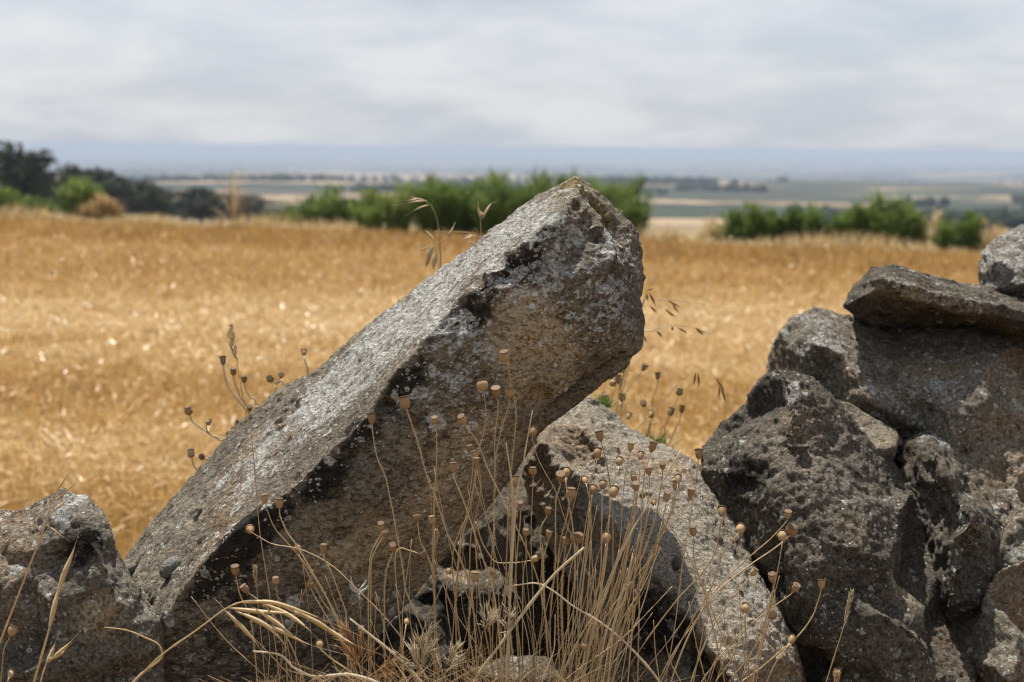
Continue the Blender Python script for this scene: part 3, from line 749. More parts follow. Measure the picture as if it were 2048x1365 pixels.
# grey cushions growing on the slab's lit face
def cushion(px, py, Y, rx, ry, ang, label):
    c = P(px, py, Y)
    bm = bmesh.new(); bmesh.ops.create_icosphere(bm, subdivisions=5, radius=1.0)
    k = Y / F_PX
    ax = SLAB_AXIS; nrm = Vector((-0.62, -0.35, 0.70)); nrm = (nrm - ax * nrm.dot(ax)).normalized(); sd = ax.cross(nrm)
    a2 = ax * math.cos(ang) + sd * math.sin(ang); b2 = nrm.cross(a2)
    pts = np.array([v.co for v in bm.verts])
    dn = 1 + 0.05 * fbm(pts * 3 + px, 2) + 0.05 * gnoise(pts * 16) + 0.05 * gnoise(pts * 34)
    for v, d in zip(bm.verts, dn):
        p = v.co * d
        v.co = a2 * p.x * rx * k + b2 * p.y * ry * k + nrm * p.z * ry * 0.8 * k
    me = bpy.data.meshes.new('moss_cushion'); bm.to_mesh(me); bm.free()
    me.polygons.foreach_set('use_smooth', [True] * len(me.polygons)); me.materials.append(M_CUSHION)
    o = link(bpy.data.objects.new('moss_cushion', me)); o.location = c + nrm * ry * 0.42 * k
    tag(o, label, 'moss', 'grey moss cushions on the slab')
T = NT('grey_moss'); co = T.n('ShaderNodeTexCoord').outputs['Object']
nn = T.noise(co, 700.0, 3.0, 0.7)
M_CUSHION = T.finish(T.principled(T.ramp(nn, [(0.35, (0.07, 0.068, 0.062)), (0.62, (0.30, 0.295, 0.272))]), 0.95, T.bump(nn, 1.0, 0.003), 0.1))

def surface_Y(obj, px, py):
    """distance at which the sight line through a pixel meets a stone"""
    o = Vector((0, 0, CAM_H)); d = (P(px, py, 1.0) - o).normalized()
    hit, loc, n, i = obj.ray_cast(o - obj.location, d)
    return (loc + obj.location).y if hit else None
bpy.context.view_layer.update()
for px, py, rx, ry, an, lb in ((347, 1140, 27, 21, 0.1, 'larger oval grey moss cushion on the lit face near the slab foot'), (266, 1140, 14, 11, 0.2, 'tiny grey moss cushion at the lower left corner of the slab')):
    y = surface_Y(slab, px, py) or 1.55
    cushion(px, py, y + 0.002, rx, ry, an, lb)

# ------------------------------------------------------------------ poppies
def capsule_mesh(kind):
    prof = [[(.05, 0), (.17, .05), (.31, .20), (.37, .42), (.375, .62), (.34, .80), (.30, .90)],
            [(.05, 0), (.20, .05), (.38, .18), (.46, .40), (.45, .62), (.38, .80), (.31, .90)],
            [(.05, 0), (.12, .05), (.24, .22), (.32, .48), (.34, .70), (.33, .84), (.31, .90)]][kind]
    S = 20
    v = []; f = []
    for r, z in prof:
        for k in range(S):
            a = 2 * math.pi * k / S
            rr = r * (1 + 0.035 * (1 if k % 2 else -1) * min(1, z * 3))
            v.append((rr * math.cos(a), rr * math.sin(a), z))
    n = len(prof)
    for i in range(n - 1):
        for k in range(S):
            k2 = (k + 1) % S
            f.append((i * S + k, i * S + k2, (i + 1) * S + k2, (i + 1) * S + k))
    f.append(tuple(range(S))[::-1])
    me = bpy.data.meshes.new('capsule'); me.from_pydata(v, [], f); me.materials.append(M_CAPS)
    me.polygons.foreach_set('use_smooth', [True] * len(me.polygons))
    R = prof[-1][0]
    v = []; f = []
    for q, (r, z) in enumerate(((R * 0.98, .87), (R * 1.30, .925), (R * 1.34, .965), (R * 1.12, .985), (R * 0.5, .955), (R * 0.15, .975))):
        for k in range(S):
            a = 2 * math.pi * k / S
            rr = r * (1.0 + (0.05 if k % 2 else -0.05) * (1 if 1 <= q <= 3 else 0))
            zz = z + (0.012 if (k % 2 and q in (3, 4)) else 0)
            v.append((rr * math.cos(a), rr * math.sin(a), zz))
    for i in range(5):
        for k in range(S):
            k2 = (k + 1) % S
            f.append((i * S + k, i * S + k2, (i + 1) * S + k2, (i + 1) * S + k))
    f.append(tuple(5 * S + k for k in range(S)))
    ml = bpy.data.meshes.new('lid'); ml.from_pydata(v, [], f); ml.materials.append(M_LID)
    ml.polygons.foreach_set('use_smooth', [True] * len(ml.polygons))
    return me, ml
CAPS = [capsule_mesh(k) for k in range(3)]
ORD = ['first', 'second', 'third', 'fourth', 'fifth', 'sixth', 'seventh', 'eighth', 'ninth', 'tenth', 'eleventh', 'twelfth', 'thirteenth', 'fourteenth', 'fifteenth', 'sixteenth', 'seventeenth', 'eighteenth',
       'nineteenth', 'twentieth', 'twenty-first', 'twenty-second', 'twenty-third', 'twenty-fourth', 'twenty-fifth', 'twenty-sixth', 'twenty-seventh', 'twenty-eighth', 'twenty-ninth', 'thirtieth', 'thirty-first', 'thirty-second', 'thirty-third', 'thirty-fourth', 'thirty-fifth', 'thirty-sixth']
ZONES = {
    'slab': ("dry poppy stalk before the leaning slab's dark face, capsule {} from the left", 'poppy stalks before the slab'),
    'pale': ('dry poppy stalk before the sunlit pale stone, capsule {} from the left', 'poppy stalks before the pale stone'),
    'dark': ('dry poppy stalk before the dark right boulder, capsule {} from the left', 'poppy stalks before the dark boulder'),
    'edge': ("dry poppy stalk poking out behind the slab's sloping back edge, capsule {} from the left", 'poppy stalks behind the slab'),
    'field': ("dry poppy stalk against the field, right of the slab's head, capsule {} from the left", 'poppy stalks behind the pale stone'),
    'hollow': ('dry poppy stalk before the black hollow under the slab, capsule {} from the left', 'poppy stalks before the hollow'),
    'low': ('dry poppy stalk before the low humped rock, capsule {} from the left', 'poppy stalks before the low rock'),
}
# zone, capsule x, y, height px, distance, hairy, stem points below the capsule (px), kind
PO = [
 ('slab', 1009, 711, 27, 1.36, 1, [(1016, 735), (1021, 764), (1028, 795), (1032, 839), (1024, 928), (1020, 976), (1012, 1150), (1008, 1360)]),
 ('slab', 1019, 783, 25, 1.35, 1, [(1017, 815), (1007, 846), (995, 894), (990, 942), (988, 1100), (984, 1360)]),
 ('slab', 992, 783, 25, 1.34, 1, [(996, 810), (995, 833), (990, 874), (989, 942), (987, 1067), (978, 1200), (985, 1360)]),
 ('slab', 964, 769, 25, 1.37, 1, [(969, 795), (972, 839), (964, 880), (956, 908), (949, 959), (937, 1027), (918, 1067), (905, 1140), (930, 1360)]),
 ('slab', 923, 839, 22, 1.38, 0, [(937, 860), (956, 887), (976, 939), (997, 983), (1024, 1038), (1062, 1120), (1085, 1200), (1110, 1360)]),
 ('slab', 809, 805, 27, 1.34, 1, [(819, 836), (836, 887), (853, 949), (874, 1004), (894, 1065), (925, 1130), (945, 1200), (955, 1360)]),
 ('slab', 743, 836, 26, 1.35, 1, [(745, 862), (754, 915), (771, 956), (785, 1021), (793, 1067), (806, 1140), (812, 1182), (845, 1260), (880, 1360)]),
 ('slab', 869, 839, 16, 1.38, 1, [(873, 870), (873, 928), (870, 976), (868, 1028), (867, 1067), (868, 1150), (870, 1360)]),
 ('slab', 905, 933, 24, 1.32, 0, [(908, 956), (925, 997), (942, 1045), (949, 1067), (965, 1115), (990, 1200), (1005, 1360)]),
 ('slab', 953, 923, 22, 1.35, 1, [(952, 952), (945, 993), (935, 1038), (924, 1080), (912, 1200), (915, 1360)]),
 ('slab', 949, 909, 20, 1.38, 0, [(958, 940), (962, 980), (950, 1040), (940, 1100), (938, 1360)]),
 ('slab', 940, 896, 16, 1.40, 0, [(946, 930), (940, 985), (930, 1040), (918, 1100), (900, 1360)]),
 ('slab', 764, 1050, 22, 1.39, 0, [(762, 1069), (744, 1103), (739, 1137), (737, 1189), (737, 1240), (738, 1360)]),
 ('slab', 772, 1065, 15, 1.40, 0, [(764, 1078), (748, 1108), (742, 1150), (742, 1360)]),
 ('slab', 834, 1033, 20, 1.39, 0, [(836, 1052), (841, 1083), (855, 1113), (865, 1144), (870, 1206), (868, 1360)]),
 ('slab', 864, 1038, 22, 1.36, 1, [(867, 1060), (865, 1103), (866, 1160), (872, 1260), (885, 1360)]),
 ('slab', 646, 1095, 22, 1.33, 1, [(648, 1117), (665, 1151), (679, 1189), (691, 1223), (694, 1255), (705, 1360)]),
 ('slab', 787, 1090, 22, 1.32, 1, [(785, 1107), (774, 1137), (769, 1179), (769, 1226), (768, 1274), (771, 1360)]),
 ('slab', 855, 1112, 15, 1.37, 0, [(845, 1110), (820, 1102), (798, 1098), (790, 1130), (800, 1250), (805, 1360)]),
 ('slab', 814, 1240, 18, 1.34, 0, [(811, 1258), (806, 1300), (808, 1360)]),
 ('slab', 619, 1167, 18, 1.34, 1, [(627, 1189), (641, 1213), (660, 1245), (690, 1300), (715, 1360)]),
 ('slab', 636, 1288, 20, 1.27, 1, [(644, 1302), (668, 1322), (703, 1346), (745, 1385)]),
 ('slab', 528, 997, 22, 1.36, 0, [(537, 1028), (551, 1059), (578, 1090), (612, 1131), (650, 1190), (690, 1270), (720, 1370)]),
 ('slab', 558, 1004, 26, 1.34, 1, [(561, 1035), (575, 1066), (592, 1090), (625, 1145), (660, 1210), (690, 1290), (700, 1370)]),
 ('slab', 491, 1059, 24, 1.35, 0, [(503, 1065), (513, 1071), (544, 1088), (582, 1095), (616, 1105), (667, 1134), (720, 1185), (770, 1235), (820, 1300), (860, 1370)]),
 ('slab', 594, 1096, 22, 1.35, 0, [(602, 1120), (622, 1160), (650, 1210), (690, 1260), (730, 1370)]),
 ('slab', 470, 1139, 22, 1.37, 1, [(474, 1165), (482, 1196), (493, 1216), (505, 1260), (515, 1370)]),
 ('slab', 487, 1178, 22, 1.35, 0, [(505, 1192), (530, 1212), (560, 1250), (590, 1310), (610, 1370)]),
 ('slab', 551, 1160, 16, 1.38, 1, [(553, 1180), (560, 1220), (570, 1280), (575, 1370)]),
 ('slab', 722, 1258, 20, 1.34, 0, [(728, 1280), (740, 1310), (755, 1370)]),
 ('slab', 755, 1198, 14, 1.40, 0, [(752, 1220), (748, 1280), (750, 1370)]),
 ('hollow', 1041, 1006, 20, 1.38, 0, [(1041, 1025), (1040, 1048), (1034, 1110), (1030, 1200), (1040, 1370)]),
 ('hollow', 1029, 1030, 20, 1.33, 1, [(1027, 1060), (1022, 1120), (1018, 1220), (1030, 1370)]),
 ('hollow', 1032, 961, 22, 1.40, 0, [(1032, 985), (1030, 1060), (1034, 1200), (1040, 1370)]),
 ('hollow', 1098, 1020, 20, 1.34, 1, [(1093, 1035), (1081, 1059), (1082, 1096), (1087, 1137), (1090, 1230), (1100, 1370)]),
 ('hollow', 1052, 1063, 16, 1.35, 0, [(1053, 1085), (1053, 1120), (1046, 1160), (1045, 1370)]),
 ('hollow', 1099, 1068, 22, 1.33, 1, [(1094, 1090), (1087, 1120), (1086, 1172), (1092, 1250), (1100, 1370)]),
 ('hollow', 1131, 1080, 20, 1.33, 1, [(1130, 1103), (1126, 1150), (1124, 1230), (1130, 1370)]),
 ('hollow', 1147, 1076, 20, 1.34, 1, [(1140, 1098), (1128, 1135), (1122, 1200), (1128, 1370)]),
 ('hollow', 1159, 1073, 28, 1.32, 1, [(1154, 1098), (1142, 1135), (1136, 1200), (1140, 1370)]),
 ('hollow', 1072, 1120, 17, 1.38, 0, [(1060, 1122), (1030, 1126), (993, 1125), (975, 1105), (962, 1080), (950, 1050), (960, 1200), (990, 1370)]),
 ('hollow', 989, 1149, 16, 1.34, 1, [(995, 1162), (997, 1190), (1000, 1260), (1005, 1370)]),
 ('hollow', 950, 1151, 26, 1.30, 1, [(947, 1175), (942, 1206), (937, 1257), (945, 1308), (955, 1370)]),
 ('hollow', 898, 1141, 14, 1.39, 0, [(897, 1158), (892, 1200), (905, 1290), (915, 1370)]),
 ('pale', 1122, 952, 25, 1.36, 1, [(1120, 975), (1112, 1004), (1111, 1069), (1110, 1137), (1100, 1250), (1105, 1370)]),
 ('pale', 1133, 943, 20, 1.38, 1, [(1132, 966), (1138, 1010), (1146, 1060), (1150, 1150), (1140, 1370)]),
 ('pale', 1143, 984, 26, 1.33, 1, [(1139, 1010), (1132, 1042), (1120, 1090), (1115, 1172), (1120, 1370)]),
 ('pale', 1065, 862, 24, 1.38, 0, [(1065, 880), (1075, 915), (1090, 945), (1112, 985), (1130, 1040), (1150, 1090), (1190, 1190), (1230, 1370)]),
 ('pale', 1066, 942, 18, 1.40, 0, [(1066, 965), (1064, 1010), (1062, 1080), (1066, 1200), (1070, 1370)]),
 ('pale', 1187, 977, 22, 1.34, 0, [(1183, 1000), (1178, 1060), (1170, 1130), (1160, 1230), (1150, 1370)]),
 ('pale', 1206, 968, 20, 1.36, 0, [(1205, 990), (1203, 1060), (1200, 1150), (1175, 1270), (1160, 1370)]),
 ('pale', 1228, 982, 24, 1.33, 0, [(1221, 1005), (1217, 1060), (1210, 1140), (1185, 1260), (1165, 1370)]),
 ('pale', 1168, 958, 18, 1.38, 0, [(1174, 975), (1180, 1010), (1182, 1080), (1175, 1200), (1170, 1370)]),
 ('pale', 1196, 903, 25, 1.35, 0, [(1192, 930), (1182, 965), (1178, 1020), (1172, 1110), (1160, 1240), (1150, 1370)]),
 ('pale', 1240, 920, 22, 1.36, 0, [(1235, 945), (1222, 980), (1218, 1040), (1205, 1160), (1180, 1280), (1165, 1370)]),
 ('pale', 1214, 1073, 24, 1.33, 0, [(1210, 1100), (1204, 1150), (1196, 1230), (1180, 1370)]),
 ('pale', 1282, 909, 22, 1.37, 0, [(1280, 930), (1276, 980), (1268, 1040), (1250, 1130), (1210, 1270), (1190, 1370)]),
 ('pale', 1326, 928, 24, 1.36, 0, [(1325, 950), (1320, 985), (1312, 1030), (1290, 1100), (1240, 1230), (1205, 1370)]),
 ('pale', 1298, 940, 22, 1.37, 0, [(1299, 965), (1295, 1010), (1285, 1080), (1250, 1200), (1215, 1370)]),
 ('pale', 1268, 953, 20, 1.36, 0, [(1270, 975), (1264, 1030), (1254, 1090), (1220, 1220), (1195, 1370)]),
 ('pale', 1272, 969, 24, 1.34, 0, [(1272, 995), (1265, 1050), (1250, 1120), (1215, 1250), (1185, 1370)]),
 ('pale', 1357, 955, 24, 1.36, 0, [(1354, 980), (1345, 1020), (1322, 1074), (1290, 1150), (1235, 1280), (1205, 1370)]),
 ('pale', 1352, 971, 20, 1.38, 0, [(1348, 995), (1338, 1030), (1310, 1090), (1270, 1190), (1225, 1370)]),
 ('pale', 1384, 985, 24, 1.35, 0, [(1377, 1005), (1352, 1039), (1322, 1074), (1296, 1130), (1245, 1260), (1210, 1370)]),
 ('pale', 1334, 993, 20, 1.36, 0, [(1331, 1015), (1322, 1050), (1305, 1110), (1265, 1230), (1220, 1370)]),
 ('pale', 1285, 987, 16, 1.38, 0, [(1284, 1005), (1282, 1060), (1280, 1140), (1275, 1370)]),
 ('pale', 1305, 1003, 18, 1.38, 0, [(1312, 1018), (1330, 1040), (1365, 1090), (1400, 1160), (1440, 1260), (1480, 1370)]),
 ('pale', 1445, 1022, 24, 1.37, 0, [(1442, 1044), (1431, 1103), (1401, 1150), (1352, 1203), (1281, 1298), (1240, 1370)]),
 ('pale', 1386, 1062, 20, 1.36, 0, [(1387, 1082), (1390, 1127), (1410, 1191), (1428, 1264), (1450, 1370)]),
 ('pale', 1485, 1056, 24, 1.36, 0, [(1471, 1074), (1445, 1109), (1422, 1176), (1385, 1240), (1320, 1370)]),
 ('pale', 1315, 1094, 24, 1.34, 0, [(1306, 1112), (1275, 1150), (1235, 1200), (1190, 1270), (1150, 1370)]),
 ('pale', 1274, 1184, 22, 1.35, 0, [(1272, 1205), (1265, 1260), (1255, 1370)]),
 ('pale', 1258, 1080, 18, 1.37, 0, [(1256, 1100), (1246, 1160), (1225, 1260), (1205, 1370)]),
 ('pale', 1398, 908, 20, 1.42, 0, [(1396, 930), (1390, 970), (1380, 1040), (1365, 1130), (1350, 1250), (1330, 1370)]),
 ('pale', 1199, 872, 24, 1.37, 0, [(1205, 895), (1214, 930), (1222, 990), (1226, 1070), (1222, 1200), (1200, 1370)]),
 ('pale', 1262, 893, 22, 1.37, 0, [(1258, 915), (1250, 955), (1245, 1010), (1238, 1100), (1210, 1240), (1180, 1370)]),
 ('pale', 1306, 893, 24, 1.37, 0, [(1299, 915), (1288, 955), (1284, 1010), (1278, 1080), (1245, 1220), (1205, 1370)]),
 ('pale', 1510, 1143, 22, 1.36, 0, [(1495, 1160), (1460, 1205), (1420, 1265), (1380, 1370)]),
 ('pale', 1491, 1214, 22, 1.35, 0, [(1490, 1235), (1492, 1280), (1500, 1370)]),
 ('pale', 1170, 1292, 22, 1.31, 0, [(1168, 1315), (1160, 1390)]),
 ('dark', 1579, 1027, 24, 1.36, 0, [(1571, 1046), (1539, 1080), (1498, 1115), (1440, 1170), (1390, 1244), (1352, 1298), (1315, 1370)]),
 ('dark', 1565, 1068, 26, 1.34, 0, [(1563, 1097), (1551, 1162), (1533, 1235), (1510, 1290), (1480, 1370)]),
 ('dark', 1587, 1058, 24, 1.36, 0, [(1574, 1077), (1545, 1100), (1498, 1132), (1434, 1185), (1384, 1258), (1340, 1370)]),
 ('dark', 1545, 1151, 26, 1.35, 0, [(1546, 1178), (1540, 1230), (1525, 1290), (1500, 1370)]),
 ('dark', 1542, 1247, 26, 1.34, 0, [(1546, 1232), (1549, 1205), (1548, 1180), (1540, 1200), (1525, 1270), (1505, 1370)]),
 ('dark', 1594, 1176, 24, 1.35, 0, [(1578, 1192), (1542, 1217), (1504, 1247), (1469, 1279), (1400, 1370)]),
 ('dark', 1644, 1168, 22, 1.36, 0, [(1640, 1190), (1635, 1206), (1625, 1233), (1601, 1267), (1567, 1298), (1519, 1339), (1470, 1380)]),
 ('dark', 1586, 1279, 20, 1.35, 0, [(1575, 1294), (1555, 1320), (1530, 1375)]),
 ('field', 1246, 734, 22, 2.02, 0, [(1243, 755), (1236, 800), (1232, 850), (1230, 930)]),
 ('field', 1291, 734, 20, 2.02, 0, [(1280, 748), (1262, 770), (1248, 795), (1240, 850), (1235, 930)]),
 ('field', 1237, 758, 20, 2.06, 0, [(1240, 775), (1245, 800), (1240, 850), (1238, 930)]),
 ('field', 1226, 763, 18, 2.06, 0, [(1226, 782), (1222, 815), (1224, 850), (1226, 930)]),
 ('field', 1316, 750, 20, 2.04, 0, [(1314, 770), (1306, 795), (1304, 830), (1300, 930)]),
 ('field', 1245, 794, 18, 2.06, 0, [(1242, 812), (1236, 840), (1232, 930)]),
 ('field', 1208, 790, 16, 2.08, 0, [(1214, 806), (1222, 840), (1228, 930)]),
 ('field', 1360, 782, 20, 2.04, 0, [(1355, 800), (1343, 822), (1330, 860), (1320, 940)]),
 ('field', 1284, 805, 18, 2.08, 0, [(1290, 815), (1300, 830), (1296, 870), (1292, 940)]),
 ('field', 1303, 826, 20, 2.04, 0, [(1300, 846), (1293, 880), (1290, 940)]),
 ('field', 1259, 830, 20, 2.06, 0, [(1252, 846), (1244, 870), (1240, 940)]),
 ('field', 1343, 823, 20, 2.05, 0, [(1335, 840), (1320, 870), (1308, 940)]),
 ('field', 1365, 817, 20, 2.03, 0, [(1360, 838), (1350, 860), (1340, 885), (1335, 950)]),
 ('edge', 445, 720, 22, 1.86, 0, [(448, 742), (455, 770), (469, 792), (493, 822), (510, 850), (530, 960)]),
 ('edge', 466, 741, 19, 1.88, 0, [(468, 760), (479, 790), (500, 830), (530, 960)]),
 ('edge', 487, 756, 19, 1.90, 0, [(490, 775), (500, 795), (514, 815), (540, 960)]),
 ('edge', 607, 703, 18, 1.86, 0, [(609, 718), (613, 730), (616, 746), (610, 780), (600, 900)]),
 ('edge', 566, 747, 18, 1.86, 0, [(560, 757), (553, 770), (550, 790), (560, 900)]),
 ('edge', 534, 757, 18, 1.86, 0, [(545, 762), (556, 766), (568, 772), (580, 900)]),
 ('edge', 376, 822, 18, 1.84, 0, [(381, 834), (387, 845), (417, 867), (440, 880), (465, 888), (500, 980)]),
 ('edge', 417, 843, 16, 1.84, 0, [(413, 852), (414, 862), (425, 872), (465, 890), (500, 980)]),
 ('edge', 476, 845, 16, 1.86, 0, [(474, 858), (472, 872), (490, 980)]),
 ('edge', 464, 857, 15, 1.85, 0, [(468, 866), (472, 876), (485, 980)]),
 ('edge', 453, 865, 15, 1.84, 0, [(459, 872), (464, 882), (480, 980)]),
 ('edge', 381, 907, 18, 1.82, 0, [(384, 920), (388, 932), (396, 948), (420, 1040)]),
 ('edge', 397, 914, 16, 1.82, 0, [(406, 916), (416, 919), (425, 922), (450, 1030)]),
 ('edge', 499, 813, 18, 1.88, 0, [(500, 828), (498, 845), (510, 960)]),
 ('edge', 515, 813, 16, 1.88, 0, [(510, 826), (500, 845), (520, 960)]),
 ('low', 26, 1261, 24, 1.27, 0, [(18, 1278), (8, 1300), (4, 1340), (0, 1390)]),
 ('low', 24, 1345, 22, 1.25, 0, [(16, 1362), (8, 1400)]),
]
order = {}
for z in ZONES:
    items = sorted([i for i, e in enumerate(PO) if e[0] == z], key=lambda i: PO[i][1])
    for k, i in enumerate(items): order[i] = k
rng = random.Random(5)
for i, (zone, cx, cy, h, Y, hairy, stem) in enumerate(PO):
    lab, grp = ZONES[zone]
    hh = h * Y / F_PX * rng.uniform(0.80, 1.04)
    s0 = Vector(stem[0]); c2 = Vector((cx, cy)); dirn = (c2 - s0).normalized() if (c2 - s0).length > 1 else Vector((0, -1))
    neck = c2 + (-dirn) * h * 0.5
    path = [(neck.x, neck.y)] + [tuple(p) for p in stem if (Vector(p) - neck).dot(-dirn) > 1.0 or p != stem[0]]
    base_row = 1475 if zone not in ('field', 'edge') else None
    lx, ly = path[-1]
    if base_row and ly < base_row - 20:
        px_, py_ = path[-2]
        sl = max(-0.6, min(0.6, (lx - px_) / max(ly - py_, 1)))
        path.append((lx + sl * (base_row - ly) * 0.6, base_row))
    pts = []
    wob = rng.uniform(-1, 1) * 0.012
    for j, (x, y) in enumerate(path):
        t = j / max(1, len(path) - 1)
        pts.append(P(x, y, Y + wob * math.sin(t * 3.0) + rng.uniform(-0.002, 0.002)))
    if zone in ('field', 'edge'):                      # run on down to the bank behind the stones
        q = pts[-1].copy(); q.z = max(0.2, min(q.z - 0.1, float(land_z(q.x, q.y)) - 0.01)); q.x += rng.uniform(-0.02, 0.02); pts.append(q)
    pts = catmull(pts, 5)
    root = thing('poppy_stalk', pts[-1], lab.format(ORD[order[i]]), 'poppy', grp)
    r = (0.00072 if zone in ('field',) else 0.00060) * rng.uniform(0.85, 1.2)
    if zone == 'edge': r = 0.0012
    n = len(pts)
    mb = MB(); mb.tube(pts, [r * (0.8 + 0.5 * k / n) * (1 + 0.12 * math.sin(k * 1.7)) for k in range(n)], 6)
    st = mb.build('stem', M_PALE if zone == 'edge' else M_STEM, root)
    if hairy:
        mh = MB()
        L = 0.0
        for k in range(1, n):
            a, b = pts[k - 1], pts[k]; seg = (b - a).length; steps = max(1, int(seg / 0.0011))
            for s in range(steps):
                L += seg / steps
                if L > 0.16: break
                p = a.lerp(b, s / steps)
                t = (b - a).normalized(); u = Vector((rng.gauss(0, 1), rng.gauss(0, 1), rng.gauss(0, 1))); u = (u - t * u.dot(t))
                if u.length < 0.1: continue
                u.normalize()
                mh.spike(p + u * r * 0.5, p + u * (r + rng.uniform(0.0012, 0.0026)) - t * 0.0006, 0.00016)
        ROOT_LOC[st.name] = ROOT_LOC[root.name]
        mh.build('hairs', M_PALE, st)
    mesh_c, mesh_l = CAPS[rng.choice((0, 0, 2, 2, 1)) if h > 17 else 1]
    c = link(bpy.data.objects.new('capsule', mesh_c), root)
    d3 = (pts[0] - pts[1]).normalized()
    tilt = Vector((0, rng.uniform(-0.10, 0.22), 0.25))
    d3 = (d3 + tilt).normalized()
    rot = d3.to_track_quat('Z', 'Y').to_matrix().to_4x4() @ Matrix.Rotation(rng.uniform(0, 6.28), 4, 'Z')
    wfac = rng.uniform(0.9, 1.08)
    c.matrix_local = Matrix.Translation(pts[0] - d3 * hh * 0.04 - ROOT_LOC[root.name]) @ rot @ Matrix.Diagonal((hh * wfac, hh * wfac, hh, 1))
    link(bpy.data.objects.new('lid', mesh_l), c)

# ------------------------------------------------------------------ grasses and straws
TENS = ['', '', 'twenty', 'thirty', 'forty']
def ordinal(k):
    return ORD[k] if k < 20 else (('%s-%s' % (TENS[(k + 1) // 10], ORD[(k + 1) % 10 - 1])) if (k + 1) % 10 else {30: 'thirtieth', 40: 'fortieth', 20: 'twentieth'}[k + 1])
def bare_stalks(specs, where, group):
    specs.sort(key=lambda e: e[0][0][0])
    for k, (pts, Y, r, mat) in enumerate(specs):
        straw(pts, Y, r, 'bare_stalk', 'thin bare stalk %s, tip %s from the left' % (where, ordinal(k)), 'straw', mat, group=group)
def straw(pts_px, Y, r, name, label, cat, mat=M_PALE, group=None, taper=0.5, ground=True, dy=0.0, node=True):
    """one bare stalk; first point is the top"""
    pts = [P(x, y, Y + dy * k / len(pts_px)) for k, (x, y) in enumerate(pts_px)]
    if ground:
        (x0, y0), (x1, y1) = pts_px[-2], pts_px[-1]
        sl = max(-0.8, min(0.8, (x1 - x0) / max(abs(y1 - y0), 1)))
        if y1 < 1450: pts.append(P(x1 + sl * (1475 - y1) * 0.7, 1475, Y + dy))
    pts = catmull(pts, 5); n = len(pts)
    o_root = thing(name, pts[-1], label, cat, group)
    mb = MB()
    rad = []
    for k in range(n):
        rr = r * (taper + (1 - taper) * k / n)
        if node and k % 11 == 7: rr *= 1.35
        rad.append(rr)
    mb.tube(pts, rad, 6)
    mb.build('stem', mat, o_root)
    return o_root, pts
def spikelets(root, items, Y, mat=M_SPIKELET, name='spikelet', w=3.2, awn=0.35):
    for it in items:
        pts = catmull([P(x, y, Y + rng.uniform(-0.006, 0.006)) for x, y in it], 5); n = len(pts)
        mb = MB(); k = Y / F_PX * w
        mb.ribbon(pts, [k * max(0.07, math.sin(math.pi * min(1, (q / (n - 1)) / (1 - awn * 0.9)) ** 0.8)) if q / (n - 1) < 1 - awn else k * 0.07 for q in range(n)], fold=0.5)
        mb.build(name, mat, root)

# pale thick straws
straw([(1168, 1096), (1097, 1162), (1000, 1290), (950, 1360)], 1.29, 0.0015, 'straw_stalk', 'thick bleached straw leaning up to the right across the hollow', 'straw', taper=0.8)
straw([(1362, 901), (1308, 992), (1264, 1062), (1225, 1150), (1190, 1250), (1165, 1370)], 1.33, 0.0013, 'straw_stalk', 'long bleached straw rising right across the sunlit pale stone', 'straw', M_PALE)
o, pp = straw([(1012, 886), (1019, 932), (1026, 990), (1024, 1067), (1020, 1180), (1018, 1370)], 1.32, 0.0013, 'straw_stalk', 'pale ragged broken straw standing upright before the hollow', 'straw', M_PALE)
straw([(1065, 822), (1055, 877), (1045, 935), (1034, 987), (1028, 1060), (1020, 1200), (1012, 1370)], 1.315, 0.0016, 'straw_stalk', "pale stiff straw with pointed tip crossing the slab's lower right edge", 'straw', M_PALE, taper=0.3)
straw([(1024, 1172), (1072, 1167), (1106, 1182), (1147, 1213), (1199, 1244), (1250, 1285), (1300, 1339), (1330, 1380)], 1.30, 0.0012, 'straw_stalk', 'bleached straw sloping down to the right through the poppy thicket', 'straw', M_PALE, ground=False)
o, pp = straw([(506, 1303), (547, 1307), (568, 1315), (588, 1336), (626, 1353), (667, 1351), (700, 1350), (745, 1362), (800, 1390)], 1.22, 0.0016, 'twig', 'thick pale crooked twig lying low before the slab foot', 'twig', M_PALE, ground=False, taper=0.45)
o, pp = straw([(700, 1238), (740, 1270), (790, 1310), (830, 1350), (860, 1390)], 1.27, 0.0016, 'straw_stalk', 'pale flattened straw curving down between the nodding grass and fluffy head', 'straw', M_PALE, ground=False)
straw([(1630, 1480), (1500, 1180)], 1.2, 0.0003, 'straw_stalk', 'thin straw beside the dark boulder base', 'straw', M_PALE, ground=False) if False else None

# bent nodding grass
nod, pp = straw([(530, 1202), (486, 1204), (448, 1220), (393, 1261), (325, 1309), (267, 1365), (220, 1410)], 1.24, 0.0009, 'nodding_grass', 'bent dry grass arching over at the slab foot, drooping ears to the right', 'grass', M_SPIKELET, ground=False, taper=0.7)
spikelets(nod, [[(448, 1220), (486, 1257), (515, 1290), (540, 1330)], [(455, 1216), (520, 1224), (582, 1228), (655, 1245)], [(480, 1206), (540, 1205), (600, 1222), (660, 1245), (720, 1272)], [(506, 1215), (554, 1247), (590, 1275), (612, 1293)],
                [(520, 1204), (580, 1232), (620, 1262), (645, 1290)], [(560, 1212), (640, 1248), (690, 1290), (720, 1330)], [(590, 1220), (660, 1262), (710, 1290), (770, 1312)], [(470, 1222), (530, 1250), (570, 1290), (590, 1330)],
                [(500, 1240), (560, 1262), (620, 1290), (700, 1312)]], 1.24, w=4.6)
